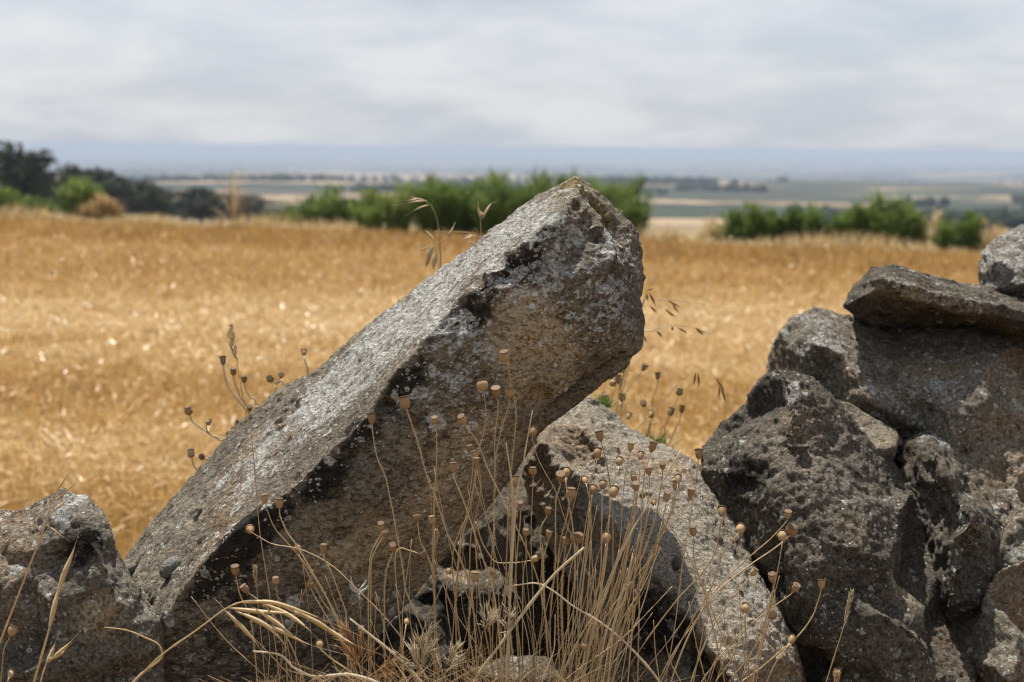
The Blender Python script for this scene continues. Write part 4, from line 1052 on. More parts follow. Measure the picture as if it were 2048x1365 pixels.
# left grass ears
o, pp = straw([(147, 941), (137, 949), (116, 977), (103, 1007), (91, 1049), (44, 1172), (7, 1267), (-20, 1340)], 1.27, 0.0010, 'grass_stalk', 'thin forked dry grass stalk rising in front of the low humped rock', 'grass', M_SPIKELET)
spikelets(o, [[(103, 1007), (130, 985), (161, 953), (197, 912)], [(101, 1025), (128, 1005), (157, 982)], [(92, 1050), (115, 1066), (140, 1084)], [(112, 985), (128, 960), (147, 940)]], 1.27, w=2.4)
o, pp = straw([(113, 1196), (96, 1267), (68, 1365), (55, 1420)], 1.25, 0.0014, 'grass_stalk', 'single stout flattened grass ear standing before the low humped rock', 'grass', M_SPIKELET)
spikelets(o, [[(113, 1200), (127, 1151), (144, 1110), (158, 1064)], [(98, 1262), (112, 1200), (128, 1148)]], 1.25, w=5.5, awn=0.2)
o, pp = straw([(106, 1298), (92, 1329), (80, 1370)], 1.25, 0.0010, 'grass_stalk', 'short forked grass tuft low in front of the humped rock', 'grass', M_SPIKELET)
spikelets(o, [[(92, 1329), (106, 1298), (117, 1266)], [(93, 1327), (130, 1295), (162, 1261)], [(96, 1320), (122, 1308), (140, 1290)]], 1.25, w=4.0)
straw([(209, 1255), (253, 1261), (291, 1276), (315, 1288), (324, 1305), (318, 1322), (274, 1356), (240, 1400)], 1.27, 0.0012, 'straw_stalk', 'hooked dry straw curling over between low rock and slab', 'straw', M_STEM, ground=False, taper=0.4)

# ears with dense spikes
def spike_ear(stem_px, head_px, Y, width, label, mat=M_SPIKELET, group='grass spikes', dens=90):
    o, pp = straw(stem_px, Y, 0.0007, 'grass_spike', label, 'grass', M_STEM, group=group)
    pts = catmull([P(x, y, Y) for x, y in head_px], 8); n = len(pts); k = Y / F_PX
    mb = MB()
    for q in range(dens):
        t = q / dens; idx = t * (n - 1); a = pts[int(idx)]; b = pts[min(n - 1, int(idx) + 1)]; p = a.lerp(b, idx - int(idx))
        ax = (pts[0] - pts[-1]).normalized()
        u = Vector((rng.gauss(0, 1), rng.gauss(0, 1), rng.gauss(0, 1))); u = (u - ax * u.dot(ax)).normalized()
        w = width * k * (0.35 + 0.65 * math.sin(math.pi * min(1, 0.12 + t * 0.9)))
        q0 = p + u * w * 0.12
        q1 = p + u * w * 0.5 + ax * w * 0.7
        mb.tube([q0, q0.lerp(q1, 0.5) + u * w * 0.08, q1], [0.0003, 0.00055, 0.00008], 4)
        if rng.random() < 0.4: mb.spike(q1, q1 + ax * w * 0.6 + u * w * 0.15, 0.00012)
    mb.build('ear', mat, o)
spike_ear([(470, 700), (480, 760), (490, 820), (503, 874), (513, 983), (520, 1067), (540, 1196), (552, 1300), (560, 1370)], [(461, 652), (465, 690), (474, 722)], 1.385, 17, 'tall slender grass with feathery ear rising before the slab edge, above the field', M_DRYG if False else M_SPIKELET)
spike_ear([(1689, 1248), (1676, 1290), (1652, 1365), (1640, 1400)], [(1704, 1182), (1697, 1215), (1689, 1250)], 1.40, 12, 'pale tapering spike grass leaning before the base of the dark boulder', M_PALE)
spike_ear([(513, 1170), (517, 1220), (525, 1300), (530, 1370)], [(509, 1134), (511, 1152), (513, 1174)], 1.38, 9, 'tiny blunt grass spike before the lower slab face', M_SPIKELET)
spike_ear([(1672, 1370), (1670, 1400)], [(1674, 1346), (1673, 1360), (1672, 1375)], 1.25, 14, 'stubby yellow grass tip at the dark boulder foot', M_SPIKELET)
spike_ear([(866, 1070), (865, 1110), (869, 1180), (872, 1260), (876, 1370)], [(872, 1062), (873, 1078), (871, 1098)], 1.37, 9, 'small bristly grass spike above the rust-stained stone', M_SPIKELET)

# fluffy brome heads
def brome_head(cx, cy, size, ang, stem_px, Y, label, mat=M_SPIKELET, n=85, spread=1.25):
    o, pp = straw(stem_px, Y, 0.0007, 'brome_grass', label, 'grass', M_STEM, group='fluffy brome heads')
    k = Y / F_PX; mb = MB(); up0 = Vector((math.sin(ang), 0, math.cos(ang)))
    root = P(cx, cy + size * 0.35, Y)
    ns = 11
    for q in range(ns):
        u = Vector((rng.gauss(0, 1), rng.gauss(0, 0.8), rng.gauss(0, 0.9))).normalized()
        sd = (up0 + u * spread * rng.uniform(0.2, 0.95)).normalized()
        a0 = root + up0 * size * k * rng.uniform(0.0, 0.42) + u * size * k * 0.04
        SL = size * k * rng.uniform(0.28, 0.5)
        droop = Vector((sd.x * 0.5, 0, -0.5)) * rng.uniform(0.0, 0.5)
        for w_ in range(max(4, n // ns)):
            t = rng.random() * 0.75
            a = a0 + sd * SL * t
            d2 = (sd + Vector((rng.gauss(0, 0.24), rng.gauss(0, 0.24), rng.gauss(0, 0.24)))).normalized()
            L = SL * rng.uniform(0.45, 0.95)
            m = a + d2 * L * 0.45
            e = a + d2 * L + (droop + Vector((rng.gauss(0, 0.2), rng.gauss(0, 0.2), rng.gauss(0, 0.2)))) * L * 0.35
            mb.tube([a, m, e], [0.00030, 0.00042, 0.00004], 4)
    mb.build('awns', mat, o)
brome_head(972, 1232, 95, 0.05, [(966, 1262), (960, 1300), (952, 1370)], 1.285, 'small bleached fluffy grass head, upper of the pair before the hollow', M_PALE)
brome_head(1016, 1240, 75, 0.1, [(1012, 1262), (1005, 1310), (1000, 1370)], 1.295, 'bleached bristly grass head close beside its upper fluffy neighbour, nearer the poppies', M_PALE, 60)
brome_head(842, 1300, 130, -0.05, [(848, 1340), (850, 1390)], 1.265, 'largest bleached fluffy grass head, spreading at the bottom below the slab', M_PALE, 150)
brome_head(885, 1312, 90, 0.7, [(880, 1330), (872, 1390)], 1.27, 'bleached tufted grass head drooping right, touching the largest fluffy head', M_PALE, 80)
brome_head(716, 1300, 120, -0.1, [(722, 1345), (728, 1390)], 1.275, 'reddish brown feathery grass head at the bottom, left of the bleached ones', M_REDGRASS, 110, 0.75)
brome_head(748, 1325, 100, 0.9, [(735, 1345), (728, 1390)], 1.275, 'brown grass head leaning right at the bottom edge of the tangle', M_REDGRASS, 80, 0.7)

# oats and brome behind the slab's back edge
o, pp = straw([(847, 400), (862, 412), (872, 432), (878, 462), (880, 500), (881, 560), (884, 700)], 1.95, 0.0008, 'wild_oat', 'hooked wild oat arching left above the slab back edge, against the hedge', 'grass', M_STEM, group='wild oats behind the slab', ground=False)
spikelets(o, [[(848, 400), (825, 400), (790, 404)], [(855, 402), (828, 404), (786, 411)], [(858, 410), (835, 418), (808, 434)], [(850, 401), (830, 397), (812, 391)]], 1.95, w=1.8)
o, pp = straw([(878, 545), (875, 510), (867, 491), (880, 470), (884, 700)], 1.93, 0.0006, 'wild_oat', 'wild oat with dangling white husks hanging below its hooked neighbour', 'grass', M_STEM, group='wild oats behind the slab', ground=False)
spikelets(o, [[(866, 492), (858, 510), (852, 532), (842, 542)], [(872, 505), (868, 528), (866, 552)]], 1.93, mat=M_PALE, w=5.0, awn=0.25)
o, pp = straw([(910, 446), (903, 466), (896, 474), (870, 488), (838, 500)], 1.94, 0.0007, 'wild_oat', 'fallen oat branch slanting across the hooked oat stem', 'grass', M_SPIKELET, group='wild oats behind the slab', ground=False)
spikelets(o, [[(896, 474), (903, 462), (910, 444)], [(872, 486), (855, 466), (847, 458)]], 1.94, w=2.6, awn=0.2)
o, pp = straw([(956, 405), (959, 425), (961, 445), (962, 470), (964, 600)], 1.92, 0.0007, 'wild_oat', 'upright forked oat spikelet above the slab back edge, before the dark hedge', 'grass', M_STEM, group='wild oats behind the slab', ground=False)
spikelets(o, [[(961, 436), (957, 418), (955, 402)], [(963, 440), (972, 424), (982, 408), (993, 404)], [(961, 424), (966, 430), (968, 428)]], 1.92, w=2.8, awn=0.3)
o, pp = straw([(868, 463), (890, 464), (920, 464), (945, 467), (955, 476), (950, 500)], 1.94, 0.0007, 'wild_oat', 'low pale grass panicle bending right onto the slab back edge', 'grass', M_SPIKELET, group='wild oats behind the slab', ground=False)
spikelets(o, [[(950, 472), (930, 478), (918, 484)], [(952, 473), (935, 472), (920, 477)], [(940, 484), (950, 490), (958, 500)]], 1.94, w=1.8)
# brome to the right of the slab's head
o, pp = straw([(1332, 513), (1318, 545), (1300, 575), (1292, 590), (1275, 640), (1240, 780)], 1.98, 0.0009, 'brome_grass', 'drooping brome sprig at the right edge of the slab head, with long awn up', 'grass', M_SPIKELET, group='brome beside the slab head', ground=False)
spikelets(o, [[(1293, 585), (1295, 598), (1296, 612)], [(1298, 586), (1308, 605), (1316, 630)], [(1300, 612), (1310, 622), (1320, 633)], [(1296, 580), (1304, 578), (1310, 577)]], 1.98, mat=M_REDGRASS, w=2.6)
o, pp = straw([(1412, 609), (1370, 603), (1335, 599), (1310, 601), (1288, 604), (1240, 780)], 1.99, 0.0009, 'brome_grass', 'brome stem reaching right from the slab head, upper of two', 'grass', M_SPIKELET, group='brome beside the slab head', ground=False)
spikelets(o, [[(1335, 601), (1355, 612), (1370, 622)], [(1345, 608), (1354, 622), (1364, 636)], [(1330, 617), (1340, 628), (1350, 645)], [(1336, 622), (1348, 632), (1360, 638)]], 1.99, mat=M_REDGRASS, w=2.2)
o, pp = straw([(1420, 668), (1378, 653), (1340, 652), (1305, 662), (1275, 676), (1240, 800)], 1.97, 0.0009, 'brome_grass', 'brome stem arching right from the slab head, lower of two', 'grass', M_SPIKELET, group='brome beside the slab head', ground=False)
spikelets(o, [[(1356, 655), (1370, 664), (1382, 672)], [(1392, 657), (1404, 668), (1414, 676)], [(1313, 662), (1322, 672), (1328, 682)], [(1285, 668), (1292, 682), (1298, 690)], [(1345, 654), (1345, 660), (1350, 663)], [(1390, 656), (1405, 664), (1424, 668)]], 1.97, mat=M_REDGRASS, w=2.4)
o, pp = straw([(1445, 770), (1420, 745), (1392, 740), (1360, 764), (1310, 820), (1270, 862), (1250, 900)], 2.02, 0.0009, 'brome_grass', 'long arching brome stem above the pale stone, ears hanging before the dark boulder', 'grass', M_SPIKELET, group='brome beside the slab head', ground=False)
spikelets(o, [[(1392, 744), (1388, 765), (1379, 788)], [(1396, 746), (1398, 768), (1396, 790)], [(1430, 755), (1445, 775), (1455, 792)], [(1440, 768), (1438, 790), (1440, 815)], [(1442, 770), (1450, 800), (1462, 825)]], 2.02, mat=M_REDGRASS, w=2.2)
for k, (pth, lb) in enumerate((([(1205, 788), (1190, 790), (1178, 796), (1170, 830)], 'pale curled grass blade beside the slab head, above the pale stone peak'), ([(1262, 803), (1246, 806), (1232, 820), (1222, 850)], 'second pale curled blade beneath the field poppies'), ([(1330, 846), (1312, 846), (1298, 856), (1292, 900)], 'third pale curled blade nearest the green weed'))):
    straw(pth, 2.03, 0.0009, 'curled_grass', lb, 'grass', M_PALE, ground=False, group='curled blades behind the pale stone')

# bare stalks of the thicket
sp_ = []
for k in range(46):
    bx = rng.gauss(1165, 45); tx = bx + rng.gauss(75, 60); ty = rng.uniform(1000, 1230)
    mx = (bx + tx) / 2 + rng.uniform(-14, 14)
    sp_.append(([(tx, ty), ((tx + mx) / 2 + rng.uniform(-4, 4), ty + (1370 - ty) * 0.3), (mx, ty + (1370 - ty) * 0.55), (bx, 1370)], rng.uniform(1.28, 1.40), rng.uniform(0.00045, 0.0009), M_STEM if k % 3 else M_PALE))
bare_stalks(sp_, 'in the dense thicket before the pale stone', 'bare stalks of the thicket')
sp_ = []
for k in range(18):
    bx = rng.uniform(900, 1090); tx = bx + rng.gauss(0, 70); ty = rng.uniform(930, 1180)
    sp_.append(([(tx, ty), (tx * 0.6 + bx * 0.4 + rng.uniform(-12, 12), ty + (1370 - ty) * 0.4), (bx + rng.uniform(-6, 6), ty + (1370 - ty) * 0.75), (bx, 1370)], rng.uniform(1.30, 1.42), rng.uniform(0.0004, 0.0007), M_STEM))
bare_stalks(sp_, 'crossing the shaded hollow under the slab', 'bare stalks before the hollow')
sp_ = []
for k in range(16):
    bx = rng.uniform(520, 860); tx = bx - rng.gauss(35, 50); ty = rng.uniform(1060, 1240)
    sp_.append(([(tx, ty), ((tx + bx) / 2 + rng.uniform(-12, 12), (ty + 1370) / 2), (bx, 1370)], rng.uniform(1.27, 1.40), rng.uniform(0.0004, 0.0007), M_STEM))
bare_stalks(sp_, "crossing the foot of the slab's dark face", 'bare stalks before the slab foot')
sp_ = []
for k in range(12):
    bx = rng.uniform(1280, 1560); tx = bx + rng.gauss(40, 60); ty = rng.uniform(1150, 1290)
    sp_.append(([(tx, ty), ((tx + bx) / 2 + rng.uniform(-10, 10), (ty + 1370) / 2), (bx, 1370)], rng.uniform(1.28, 1.38), rng.uniform(0.0005, 0.0009), M_STEM))
bare_stalks(sp_, 'over the lower right of the pale stone', 'bare stalks before the pale stone foot')

# matted dry grass at the ground
def tangle():
    mb = MB()
    for k in range(1500):
        px = rng.uniform(360, 1620); w = math.exp(-((px - 900) / 420) ** 2)
        top = 1370 - rng.random() ** 2 * 110 * w + 25
        Y = rng.uniform(1.20, 1.44)
        a = P(px + rng.gauss(0, 30), 1440 + rng.uniform(0, 30), Y)
        b = P(px, (top + 1440) / 2, Y + rng.uniform(-0.01, 0.01))
        c = P(px + rng.gauss(0, 60), top, Y + rng.uniform(-0.03, 0.02))
        r = rng.uniform(0.0003, 0.0008)
        pts = catmull([a, b, c], 3)
        mb.tube(pts, [r * (1 - 0.75 * q / (len(pts) - 1)) for q in range(len(pts))], 4, cap=False)
    o = mb.build('matted_grass', M_STEM)
    tag(o, 'matted dry grass and broken stalks along the ground before the stones', 'grass', kind='stuff')
tangle()
# wispy green-white sprig on the slab's face
def sprig():
    o, pp = straw([(712, 1175), (718, 1200), (722, 1240), (724, 1300), (726, 1370)], 1.37, 0.0006, 'withered_sprig', 'small withered sprig with curled grey leaves before the slab face', 'plant', M_STEM)
    for pts in ([(715, 1185), (705, 1172), (701, 1150)], [(716, 1188), (704, 1178), (699, 1168)], [(716, 1184), (728, 1170), (733, 1160)], [(717, 1186), (732, 1178), (735, 1170)], [(717, 1190), (724, 1186), (731, 1176)], [(716, 1192), (720, 1200), (718, 1190)]):
        c = catmull([P(x, y, 1.37) for x, y in pts], 4); mb = MB()
        mb.ribbon(c, [0.0013 * math.sin(math.pi * (0.15 + 0.8 * q / (len(c) - 1))) for q in range(len(c))], fold=0.4); mb.build('leaf', M_SPRIG, o)
M_SPRIG = plain('grey_leaf', (0.36, 0.40, 0.35), 0.7, 0.2)
sprig()

# ------------------------------------------------------------------ blades: crop, verge grass, shrubs, trees
def blades(base, height, lean, width, tone, curve=0.35):
    """one three-triangle blade per row; returns verts, faces, tone per vert"""
    n = len(base)
    ang = RNG.uniform(0, 2 * np.pi, n); side = np.stack([np.cos(ang), np.sin(ang) * 0.6, np.zeros(n)], -1) * width[:, None] * 0.5
    up = np.zeros((n, 3)); up[:, 2] = height
    mid = base + up * 0.55 + lean * curve
    tip = base + up + lean
    v = np.stack([base - side, base + side, mid - side * 0.9, mid + side * 0.9, tip], 1).reshape(-1, 3)
    i = np.arange(n)[:, None] * 5
    f = np.concatenate([i + np.array([[0, 1, 3]]), i + np.array([[0, 3, 2]]), i + np.array([[2, 3, 4]])], 0)
    return v, f, np.repeat(tone, 5)
def crop():
    n = 340000
    u = RNG.random(n)
    Y = 2.06 * (24.0 / 2.06) ** (u ** 0.92)
    X = RNG.uniform(-1, 1, n) * (0.54 * Y + 1.1)
    ok = Y < field_edge(X) + 0.15
    X, Y = X[ok], Y[ok]; n = len(X)
    p = np.stack([X, Y, np.zeros(n)], -1)
    z = land_z(X, Y) - 0.01
    nb = gnoise(p * np.array([0.35, 1.1, 1])) ; nf = gnoise(p * np.array([1.6, 3.5, 1]) + 9) + 0.7 * gnoise(p * np.array([5.0, 8.0, 1]) + 3)
    yy = Y + 0.6 * gnoise(p * np.array([0.25, 0.3, 1]) + 4)
    pale = 0.55 * np.exp(-((yy - 9.6) / 1.9) ** 2) + 0.27 * np.exp(-((yy - 5.4) / 0.55) ** 2) + 0.15 * np.exp(-((yy - 7.7) / 0.5) ** 2)
    deep = 0.17 * sstep(-3.6, -2.8, yy - field_edge(X)) + 0.14 * np.exp(-((yy - 8.4) / 0.35) ** 2) + 0.12 * (1 - sstep(3.6, 4.6, yy))
    tone = np.clip(0.43 + 0.17 * RNG.normal(size=n) + 0.8 * pale - deep + 0.22 * nb + 0.25 * nf, 0.0, 1)
    spark = RNG.random(n) < 0.003  # short flecks coloured bright to imitate sun glints on the straw
    tone = np.where(spark, 0.9, tone)
    h = (0.13 + 0.08 * RNG.random(n) + 0.04 * nb + 0.03 * nf) * (1 + 0.30 * sstep(-3.6, -2.8, yy - field_edge(X)) - 0.25 * np.clip(pale * 2, 0, 1))
    lean = RNG.normal(size=(n, 3)) * np.array([0.032, 0.03, 0.0]) * (1 + 0.8 * pale[:, None])
    w = (0.0028 + 0.00075 * Y) * RNG.uniform(0.6, 1.5, n) * np.where(spark, 1.3, 1.0)
    z = np.where(spark, z + h * 0.8, z); lean = np.where(spark[:, None], lean * 0.7, lean); h = np.where(spark, 0.012 + 0.03 * RNG.random(n), h)
    h = h * (0.55 + 0.45 * (1 - sstep(3.4, 5.0, Y)))                 # cut short except close to the stones
    flat = (RNG.random(n) < 0.42 * sstep(2.8, 4.2, Y)) & ~spark         # straw lying on the stubble
    a = RNG.uniform(0, 2 * np.pi, n); L = RNG.uniform(0.05, 0.13, n)
    z = np.where(flat, z + h * RNG.uniform(0.3, 1.0, n), z)
    lean = np.where(flat[:, None], np.stack([np.cos(a) * L, np.sin(a) * L, np.zeros(n)], -1), lean)
    h = np.where(flat, RNG.uniform(-0.01, 0.02, n), h); tone = np.clip(tone + 0.05 * flat, 0, 1); w = np.where(flat, w * 0.7, w)
    base = np.stack([X, Y, z], -1)
    v, f, t = blades(base, h, lean, w, tone)
    o = link(bpy.data.objects.new('barley_stubble', np_mesh('barley_stubble', v, f, M_CROP, False, {'tone': t})))
    tag(o, 'golden ripe cereal stubble covering the field behind the stones', 'stubble', kind='stuff')
crop()

def unproject_ground(px, Y):
    x = P(px, 460, Y).x
    return x
def verge():
    n = 32000
    X = RNG.uniform(-11.5, 10, n)
    Y = field_edge(X) + RNG.uniform(0.05, 2.4, n)
    p = np.stack([X, Y, np.zeros(n)], -1)
    c = gnoise(p * 0.6 + 3)
    keep = (c + 0.2 * gnoise(p * 2.3)) > -0.12
    X, Y, p, c = X[keep], Y[keep], p[keep], c[keep]; n = len(X)
    h = (0.08 + 0.20 * RNG.random(n)) * (0.6 + 1.5 * np.clip(c + 0.15, 0, 1))
    lean = RNG.normal(size=(n, 3)) * np.array([0.12, 0.12, 0])
    tone = np.clip(0.55 + 0.2 * RNG.normal(size=n) + 0.4 * gnoise(p * 0.9 + 20), 0, 1)
    w = RNG.uniform(0.012, 0.03, n)
    v, f, t = blades(np.stack([X, Y, land_z(X, Y) - 0.02], -1), h, lean, w, tone)
    o = link(bpy.data.objects.new('verge_grass', np_mesh('verge_grass', v, f, M_DRYGRASS, False, {'tone': t})))
    tag(o, 'pale dry grass along the far edge of the field', 'grass', kind='stuff')
verge()

def shrub(px, top_row, width_px, YY, label, mat=M_BROOM, dens=2600, tone0=0.45, name='broom_shrub', cat='shrub', group='green shrubs along the field edge', spread=0.55, wmul=1.0):
    Y = YY
    for _ in range(6):
        Y = float(field_edge(P(px, 440, Y).x)) + 1.0 + (YY - 20.4) * 0.8
    x0 = P(px, 440, Y).x; z0 = float(land_z(x0, Y)) - 0.03
    H = (P(px, top_row, Y).z - z0) * (1.22 if px < 1300 else 1.15); R = width_px * Y / F_PX * ((0.78 if 800 < px < 1300 else 0.64) if mat is M_BROOM else 0.5)
    root = thing(name, (x0, Y, z0), label, cat, group)
    stem = MB()
    for k in range(9):
        a = rng.uniform(0, 6.28); e = Vector((math.cos(a) * R * rng.uniform(0.2, 0.7), math.sin(a) * R * 0.6, H * rng.uniform(0.5, 0.75)))
        stem.tube([Vector((0, 0, 0)) + Vector((e.x * 0.2, e.y * 0.2, -0.02)), Vector((e.x * 0.6, e.y * 0.6, e.z * 0.5)), e], [0.012, 0.008, 0.003], 5)
    st = bpy.data.objects.new('stems', stem.mesh('stems', M_BARK if mat is M_BROOM else mat)); link(st, root)
    n = dens
    # sprays gathered into clumps with uneven tops
    nc = 16
    ca = RNG.uniform(0, 2 * np.pi, nc); cr = np.sqrt(RNG.random(nc)) * R * 0.85
    ch = RNG.uniform(0.55, 1.0, nc) * (1 - 0.30 * (cr / R) ** 2); ch[0] = 1.0
    ctone = RNG.normal(size=nc) * 0.15 + 0.22 * (ch - 0.78)
    ci = RNG.integers(0, nc, n)
    t = RNG.random(n) ** 0.75
    bx = np.cos(ca[ci]) * cr[ci] * (0.45 + 0.55 * t) + RNG.normal(size=n) * R * 0.13
    by = (np.sin(ca[ci]) * cr[ci] * (0.45 + 0.55 * t) + RNG.normal(size=n) * R * 0.13) * 0.8
    bz = t * ch[ci] * H * 0.80
    h = H * RNG.uniform(0.05, 0.18, n)
    lean = np.stack([bx, by, np.zeros(n)], -1) / R * H * 0.10 * spread + RNG.normal(size=(n, 3)) * H * 0.085 * np.array([1, 1, 0.3])
    tone = np.clip(tone0 + ctone[ci] + 0.16 * RNG.normal(size=n), 0, 1)
    w = RNG.uniform(0.010, 0.026, n) * (Y / 19.0) * wmul
    v, f, tt = blades(np.stack([bx, by, bz], -1), h, lean, w, tone)
    fo = bpy.data.objects.new('foliage', np_mesh('foliage', v, f, mat, False, {'tone': tt})); link(fo, root)
    return root
HED = [(562, 422, 66, 20.5, 'small low green bush at the left end of the hedge row, beside dry grass', 0.42), (640, 378, 130, 21.5, 'dark olive rounded bush, first large one left of the hedge mass', 0.30), (700, 392, 70, 22.0, 'narrow dark bush between the olive bush and the pale green bush', 0.28),
       (768, 374, 112, 20.2, 'pale green feathery bush just left of the dark hedge mass', 0.62), (872, 362, 100, 21.0, 'bright green broom bush starting the dense hedge behind the hooked oat', 0.45), (940, 358, 96, 21.4, 'dense green broom bush in the hedge, behind the forked oat', 0.40),
       (1012, 350, 100, 21.2, 'tall dense broom bush in the hedge, left of the slab tip', 0.40), (1086, 352, 100, 21.6, 'tall dense broom bush touching the left side of the slab tip', 0.40), (1160, 356, 100, 21.4, 'broom bush directly behind the slab tip', 0.40), (1222, 366, 90, 21.2, 'broom bush emerging right of the slab tip', 0.44),
       (1258, 392, 60, 20.4, 'last sloping broom bush of the hedge, right of the slab tip', 0.46),
       (1500, 404, 84, 20.6, 'rounded green bush starting the separate row on the right', 0.44), (1545, 416, 50, 20.8, 'low green bush in the right row beside its rounded first bush', 0.40), (1585, 410, 46, 20.8, 'small upright dark green bush, third in the right row', 0.38), (1640, 412, 54, 20.7, 'compact dark green bush in the right row, after a gap', 0.36),
       (1688, 418, 50, 20.9, 'low pale green bush between compact dark bush and tallest right bush', 0.48), (1735, 390, 84, 20.6, 'tallest bush of the right row, bright green', 0.42), (1790, 393, 66, 20.9, 'upright green bush right of the tallest right-row bush', 0.40), (1830, 402, 44, 21.0, 'thin yellowish bush closing the right row', 0.58),
       (1920, 424, 80, 20.2, 'lone rounded green bush near the capping stone, right of the row', 0.42),
       (14, 374, 66, 20.4, 'mid green bush at the far left edge under the oaks', 0.46), (82, 394, 62, 20.3, 'low bright green bush, second from the left edge', 0.52), (164, 362, 78, 20.6, 'yellow-green bush standing before the oaks, beside the tawny bush', 0.60)]
for a in HED:
    shrub(a[0], a[1], a[2], a[3], a[4], tone0=a[5] + 0.16, dens=4200 if a[2] > 70 else 2400)
shrub(215, 392, 92, 20.2, 'tawny dry withered bush between the green bush and the oaks', M_DRYGRASS, 2200, 0.22, 'dry_bush', 'shrub', 'dry bushes along the field edge', 1.0)
shrub(470, 330, 70, 20.8, 'tall thin pale grass plume rising before the descending oaks', M_DRYGRASS, 110, 0.70, 'grass_plume', 'grass', 'dry bushes along the field edge', 0.6, 0.55)
shrub(1425, 424, 70, 20.6, 'pale dry grass clump in the gap between hedge and right row', M_DRYGRASS, 900, 0.72, 'grass_clump', 'grass', 'dry bushes along the field edge', 0.9)
shrub(1880, 415, 60, 20.8, 'pale seedy grass clump between the right row and the lone bush', M_DRYGRASS, 500, 0.72, 'grass_clump', 'grass', 'dry bushes along the field edge', 0.9)
shrub(1990, 440, 90, 20.4, 'yellowish grass clump at the right edge above the lichen rock', M_DRYGRASS, 800, 0.62, 'grass_clump', 'grass', 'dry bushes along the field edge', 0.9)
# green weed behind the pale stone
def weed(px, py, Y, label, size):
    c = P(px, py, Y); root = thing('green_weed', c, label, 'plant', 'green weeds behind the pale stone')
    n = 160
    v, f, t = blades(RNG.normal(size=(n, 3)) * np.array([0.3, 0.3, 0.0]) * size, RNG.uniform(0.3, 1.0, n) * size, RNG.normal(size=(n, 3)) * np.array([0.5, 0.4, 0.1]) * size, RNG.uniform(0.0012, 0.003, n), RNG.random(n))
    link(bpy.data.objects.new('leaves', np_mesh('leaves', v, f, M_GREENWEED, False, {'tone': t})), root)
weed(1300, 905, 2.05, 'little green weed behind the pale stone crest, among the field poppies', 0.036)
weed(1205, 815, 2.08, 'small green weed tuft at the foot of the slab head', 0.02)

def oak(px, top_row, width_px, Y, label, tone0=0.4):
    x0 = P(px, 440, Y).x; z0 = float(land_z(x0, Y)) - 0.1
    H = (P(px, top_row, Y).z - z0) * 1.06; R = width_px * Y / F_PX * 0.95
    root = thing('holm_oak', (x0, Y, z0), label, 'tree', 'dark oaks beyond the field')
    tr = MB()
    tr.tube([Vector((0, 0, -0.2)), Vector((0.05, 0, H * 0.25)), Vector((-0.05, 0.05, H * 0.5))], [H * 0.05, H * 0.04, H * 0.025], 8)
    cl = []
    for k in range(26):
        a = rng.uniform(0, 6.28); rr = R * math.sqrt(rng.random()) * 0.8
        zc = H * rng.uniform(0.30, 0.90) * (1 - 0.22 * (rr / R) ** 2); cl.append(Vector((math.cos(a) * rr, math.sin(a) * rr * 0.8, zc)))
    cl[0] = Vector((0, 0, H * 0.88))
    for c in cl[:9]:
        tr.tube([Vector((0, 0, H * 0.2 + c.z * 0.15)), c * 0.55 + Vector((0, 0, c.z * 0.12)), c * 0.92], [H * 0.022, H * 0.014, H * 0.005], 5)
    link(bpy.data.objects.new('trunk', tr.mesh('trunk', M_BARK)), root)
    n = 6000
    ci = RNG.integers(0, len(cl), n); ca = np.array(cl)[ci]
    q = RNG.normal(size=(n, 3)); q /= np.linalg.norm(q, axis=1)[:, None]; q *= RNG.random(n)[:, None] ** 0.45
    pos = ca + q * np.array([R * 0.36, R * 0.36, H * 0.125])
    pos[:, 2] = np.minimum(pos[:, 2], H)
    s = RNG.uniform(0.035, 0.08, n) * H * 0.5
    a = RNG.normal(size=(n, 3)); a /= np.linalg.norm(a, axis=1)[:, None]; b = np.cross(a, RNG.normal(size=(n, 3))); b /= np.linalg.norm(b, axis=1)[:, None]
    v = np.stack([pos - a * s[:, None], pos + b * s[:, None] * 0.6, pos + a * s[:, None], pos - b * s[:, None] * 0.6], 1).reshape(-1, 3)
    f = np.arange(n)[:, None] * 4 + np.array([[0, 1, 2, 3]])
    tone = np.clip(tone0 + 0.2 * RNG.normal(size=n) + 0.15 * RNG.normal(size=len(cl))[ci], 0, 1)
    link(bpy.data.objects.new('crown', np_mesh('crown', v, f, M_OAK, False, {'tone': np.repeat(tone, 4)})), root)
for a in ((22, 292, 100, 104, 'tallest dark oak, at the far left edge of the picture'), (85, 345, 70, 112, 'dark oak tucked against the right side of the tallest oak'), (140, 334, 74, 116, 'dark rounded oak behind the yellow-green bush'), (192, 340, 66, 122, 'dark oak behind the gap above the tawny bush'),
          (240, 358, 66, 120, 'dark oak just right of the tawny bush'), (290, 366, 80, 118, 'broad dark oak in the middle of the descending row'), (345, 382, 76, 124, 'lower dark oak right of the broad middle oak'), (402, 378, 46, 130, 'small round-headed oak standing up from the descending row'),
          (445, 388, 96, 126, 'low dark oak behind the pale grass plume'), (498, 392, 96, 124, 'last low oak of the row, left of the hedge'), (-50, 300, 120, 108, 'oak mostly cut off beyond the left edge')):
    if a[0] > -20: oak(*a)

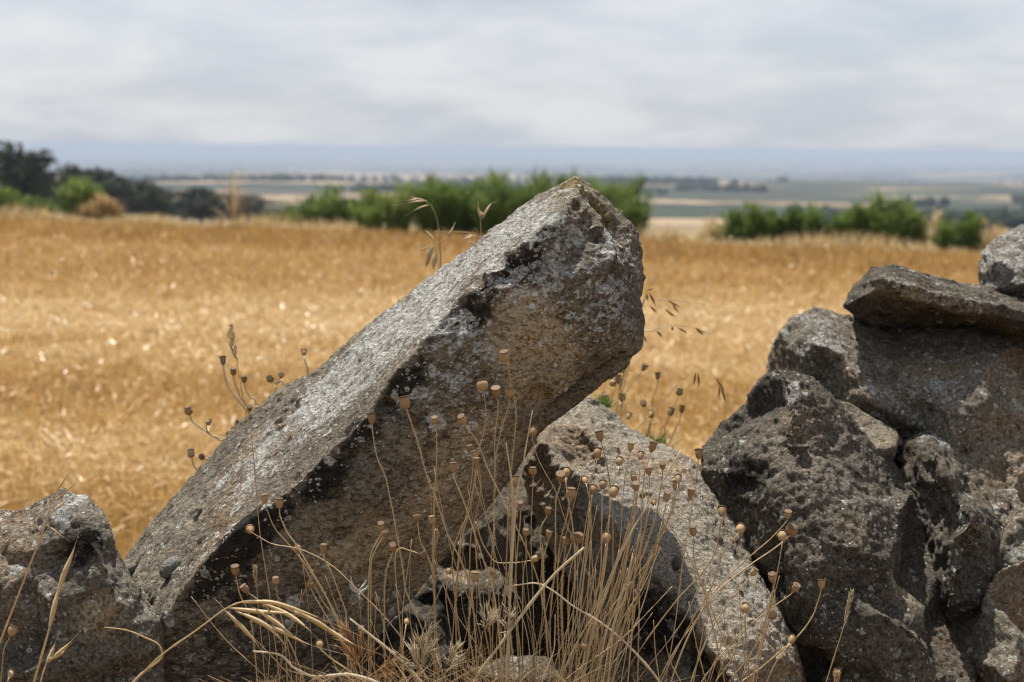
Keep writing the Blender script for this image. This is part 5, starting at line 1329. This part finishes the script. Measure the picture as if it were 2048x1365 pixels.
# far woods: scattered crowns too distant to tell apart
def far_woods():
    n = 90000
    D = np.exp(RNG.uniform(np.log(230), np.log(9000), n)); X = RNG.uniform(-0.55, 0.55, n) * D
    p = np.stack([X, D, np.zeros(n)], -1)
    dens = gnoise(p * np.array([0.6, 1.0, 1]) / 45.0) * 1.0 + gnoise(p * np.array([1.0, 1.2, 1]) / 210.0 + 7) * 1.0
    keep = dens > (0.42 - 0.06 * sstep(500, 1100, D))
    X, D = X[keep], D[keep]; n = len(X)
    s = RNG.uniform(1.6, 3.4, n) * (0.75 + 0.35 * sstep(250, 900, D) + 1.2 * sstep(2000, 7000, D)); z = land_z(X, D)
    bm = bmesh.new(); bmesh.ops.create_icosphere(bm, subdivisions=1, radius=1.0)
    bv = np.array([v.co[:] for v in bm.verts]); bf = np.array([[v.index for v in f.verts] for f in bm.faces]); bm.free()
    k = len(bv)
    jit = 1 + 0.22 * RNG.normal(size=(n, k))
    v = (bv[None] * jit[..., None] * s[:, None, None] * np.array([1, 1, 0.85])) + np.stack([X, D, z + s * 0.7], -1)[:, None]
    f = bf[None] + (np.arange(n) * k)[:, None, None]
    tone = np.repeat(np.clip(RNG.normal(size=n) * 0.2 + 0.45, 0, 1), k)
    o = link(bpy.data.objects.new('far_woods', np_mesh('far_woods', v.reshape(-1, 3), f.reshape(-1, 3), M_FARWOOD, False, {'tone': tone})))
    tag(o, 'dark scattered woodland on the hazy plain far below', 'woodland', kind='stuff')
far_woods()

# ------------------------------------------------------------------ haze
def haze():
    bm = bmesh.new(); bmesh.ops.create_cube(bm, size=1.0)
    me = bpy.data.meshes.new('haze')
    for v in bm.verts:
        v.co = Vector((v.co.x * 96000, v.co.y * 48000 + 23900, 4.0 if v.co.z > 0 else -190.0))
    bm.to_mesh(me); bm.free()
    m = bpy.data.materials.new('summer_haze'); m.use_nodes = True; t = m.node_tree; t.nodes.clear()
    out = t.nodes.new('ShaderNodeOutputMaterial'); pv = t.nodes.new('ShaderNodeVolumePrincipled')
    pv.inputs['Color'].default_value = (0.49, 0.575, 0.71, 1); pv.inputs['Density'].default_value = 0.00030; pv.inputs['Anisotropy'].default_value = 0.0
    t.links.new(pv.outputs[0], out.inputs['Volume'])
    me.materials.append(m)
    o = link(bpy.data.objects.new('haze', me)); tag(o, 'thin bluish summer haze over the plain', 'haze', kind='stuff')
haze()
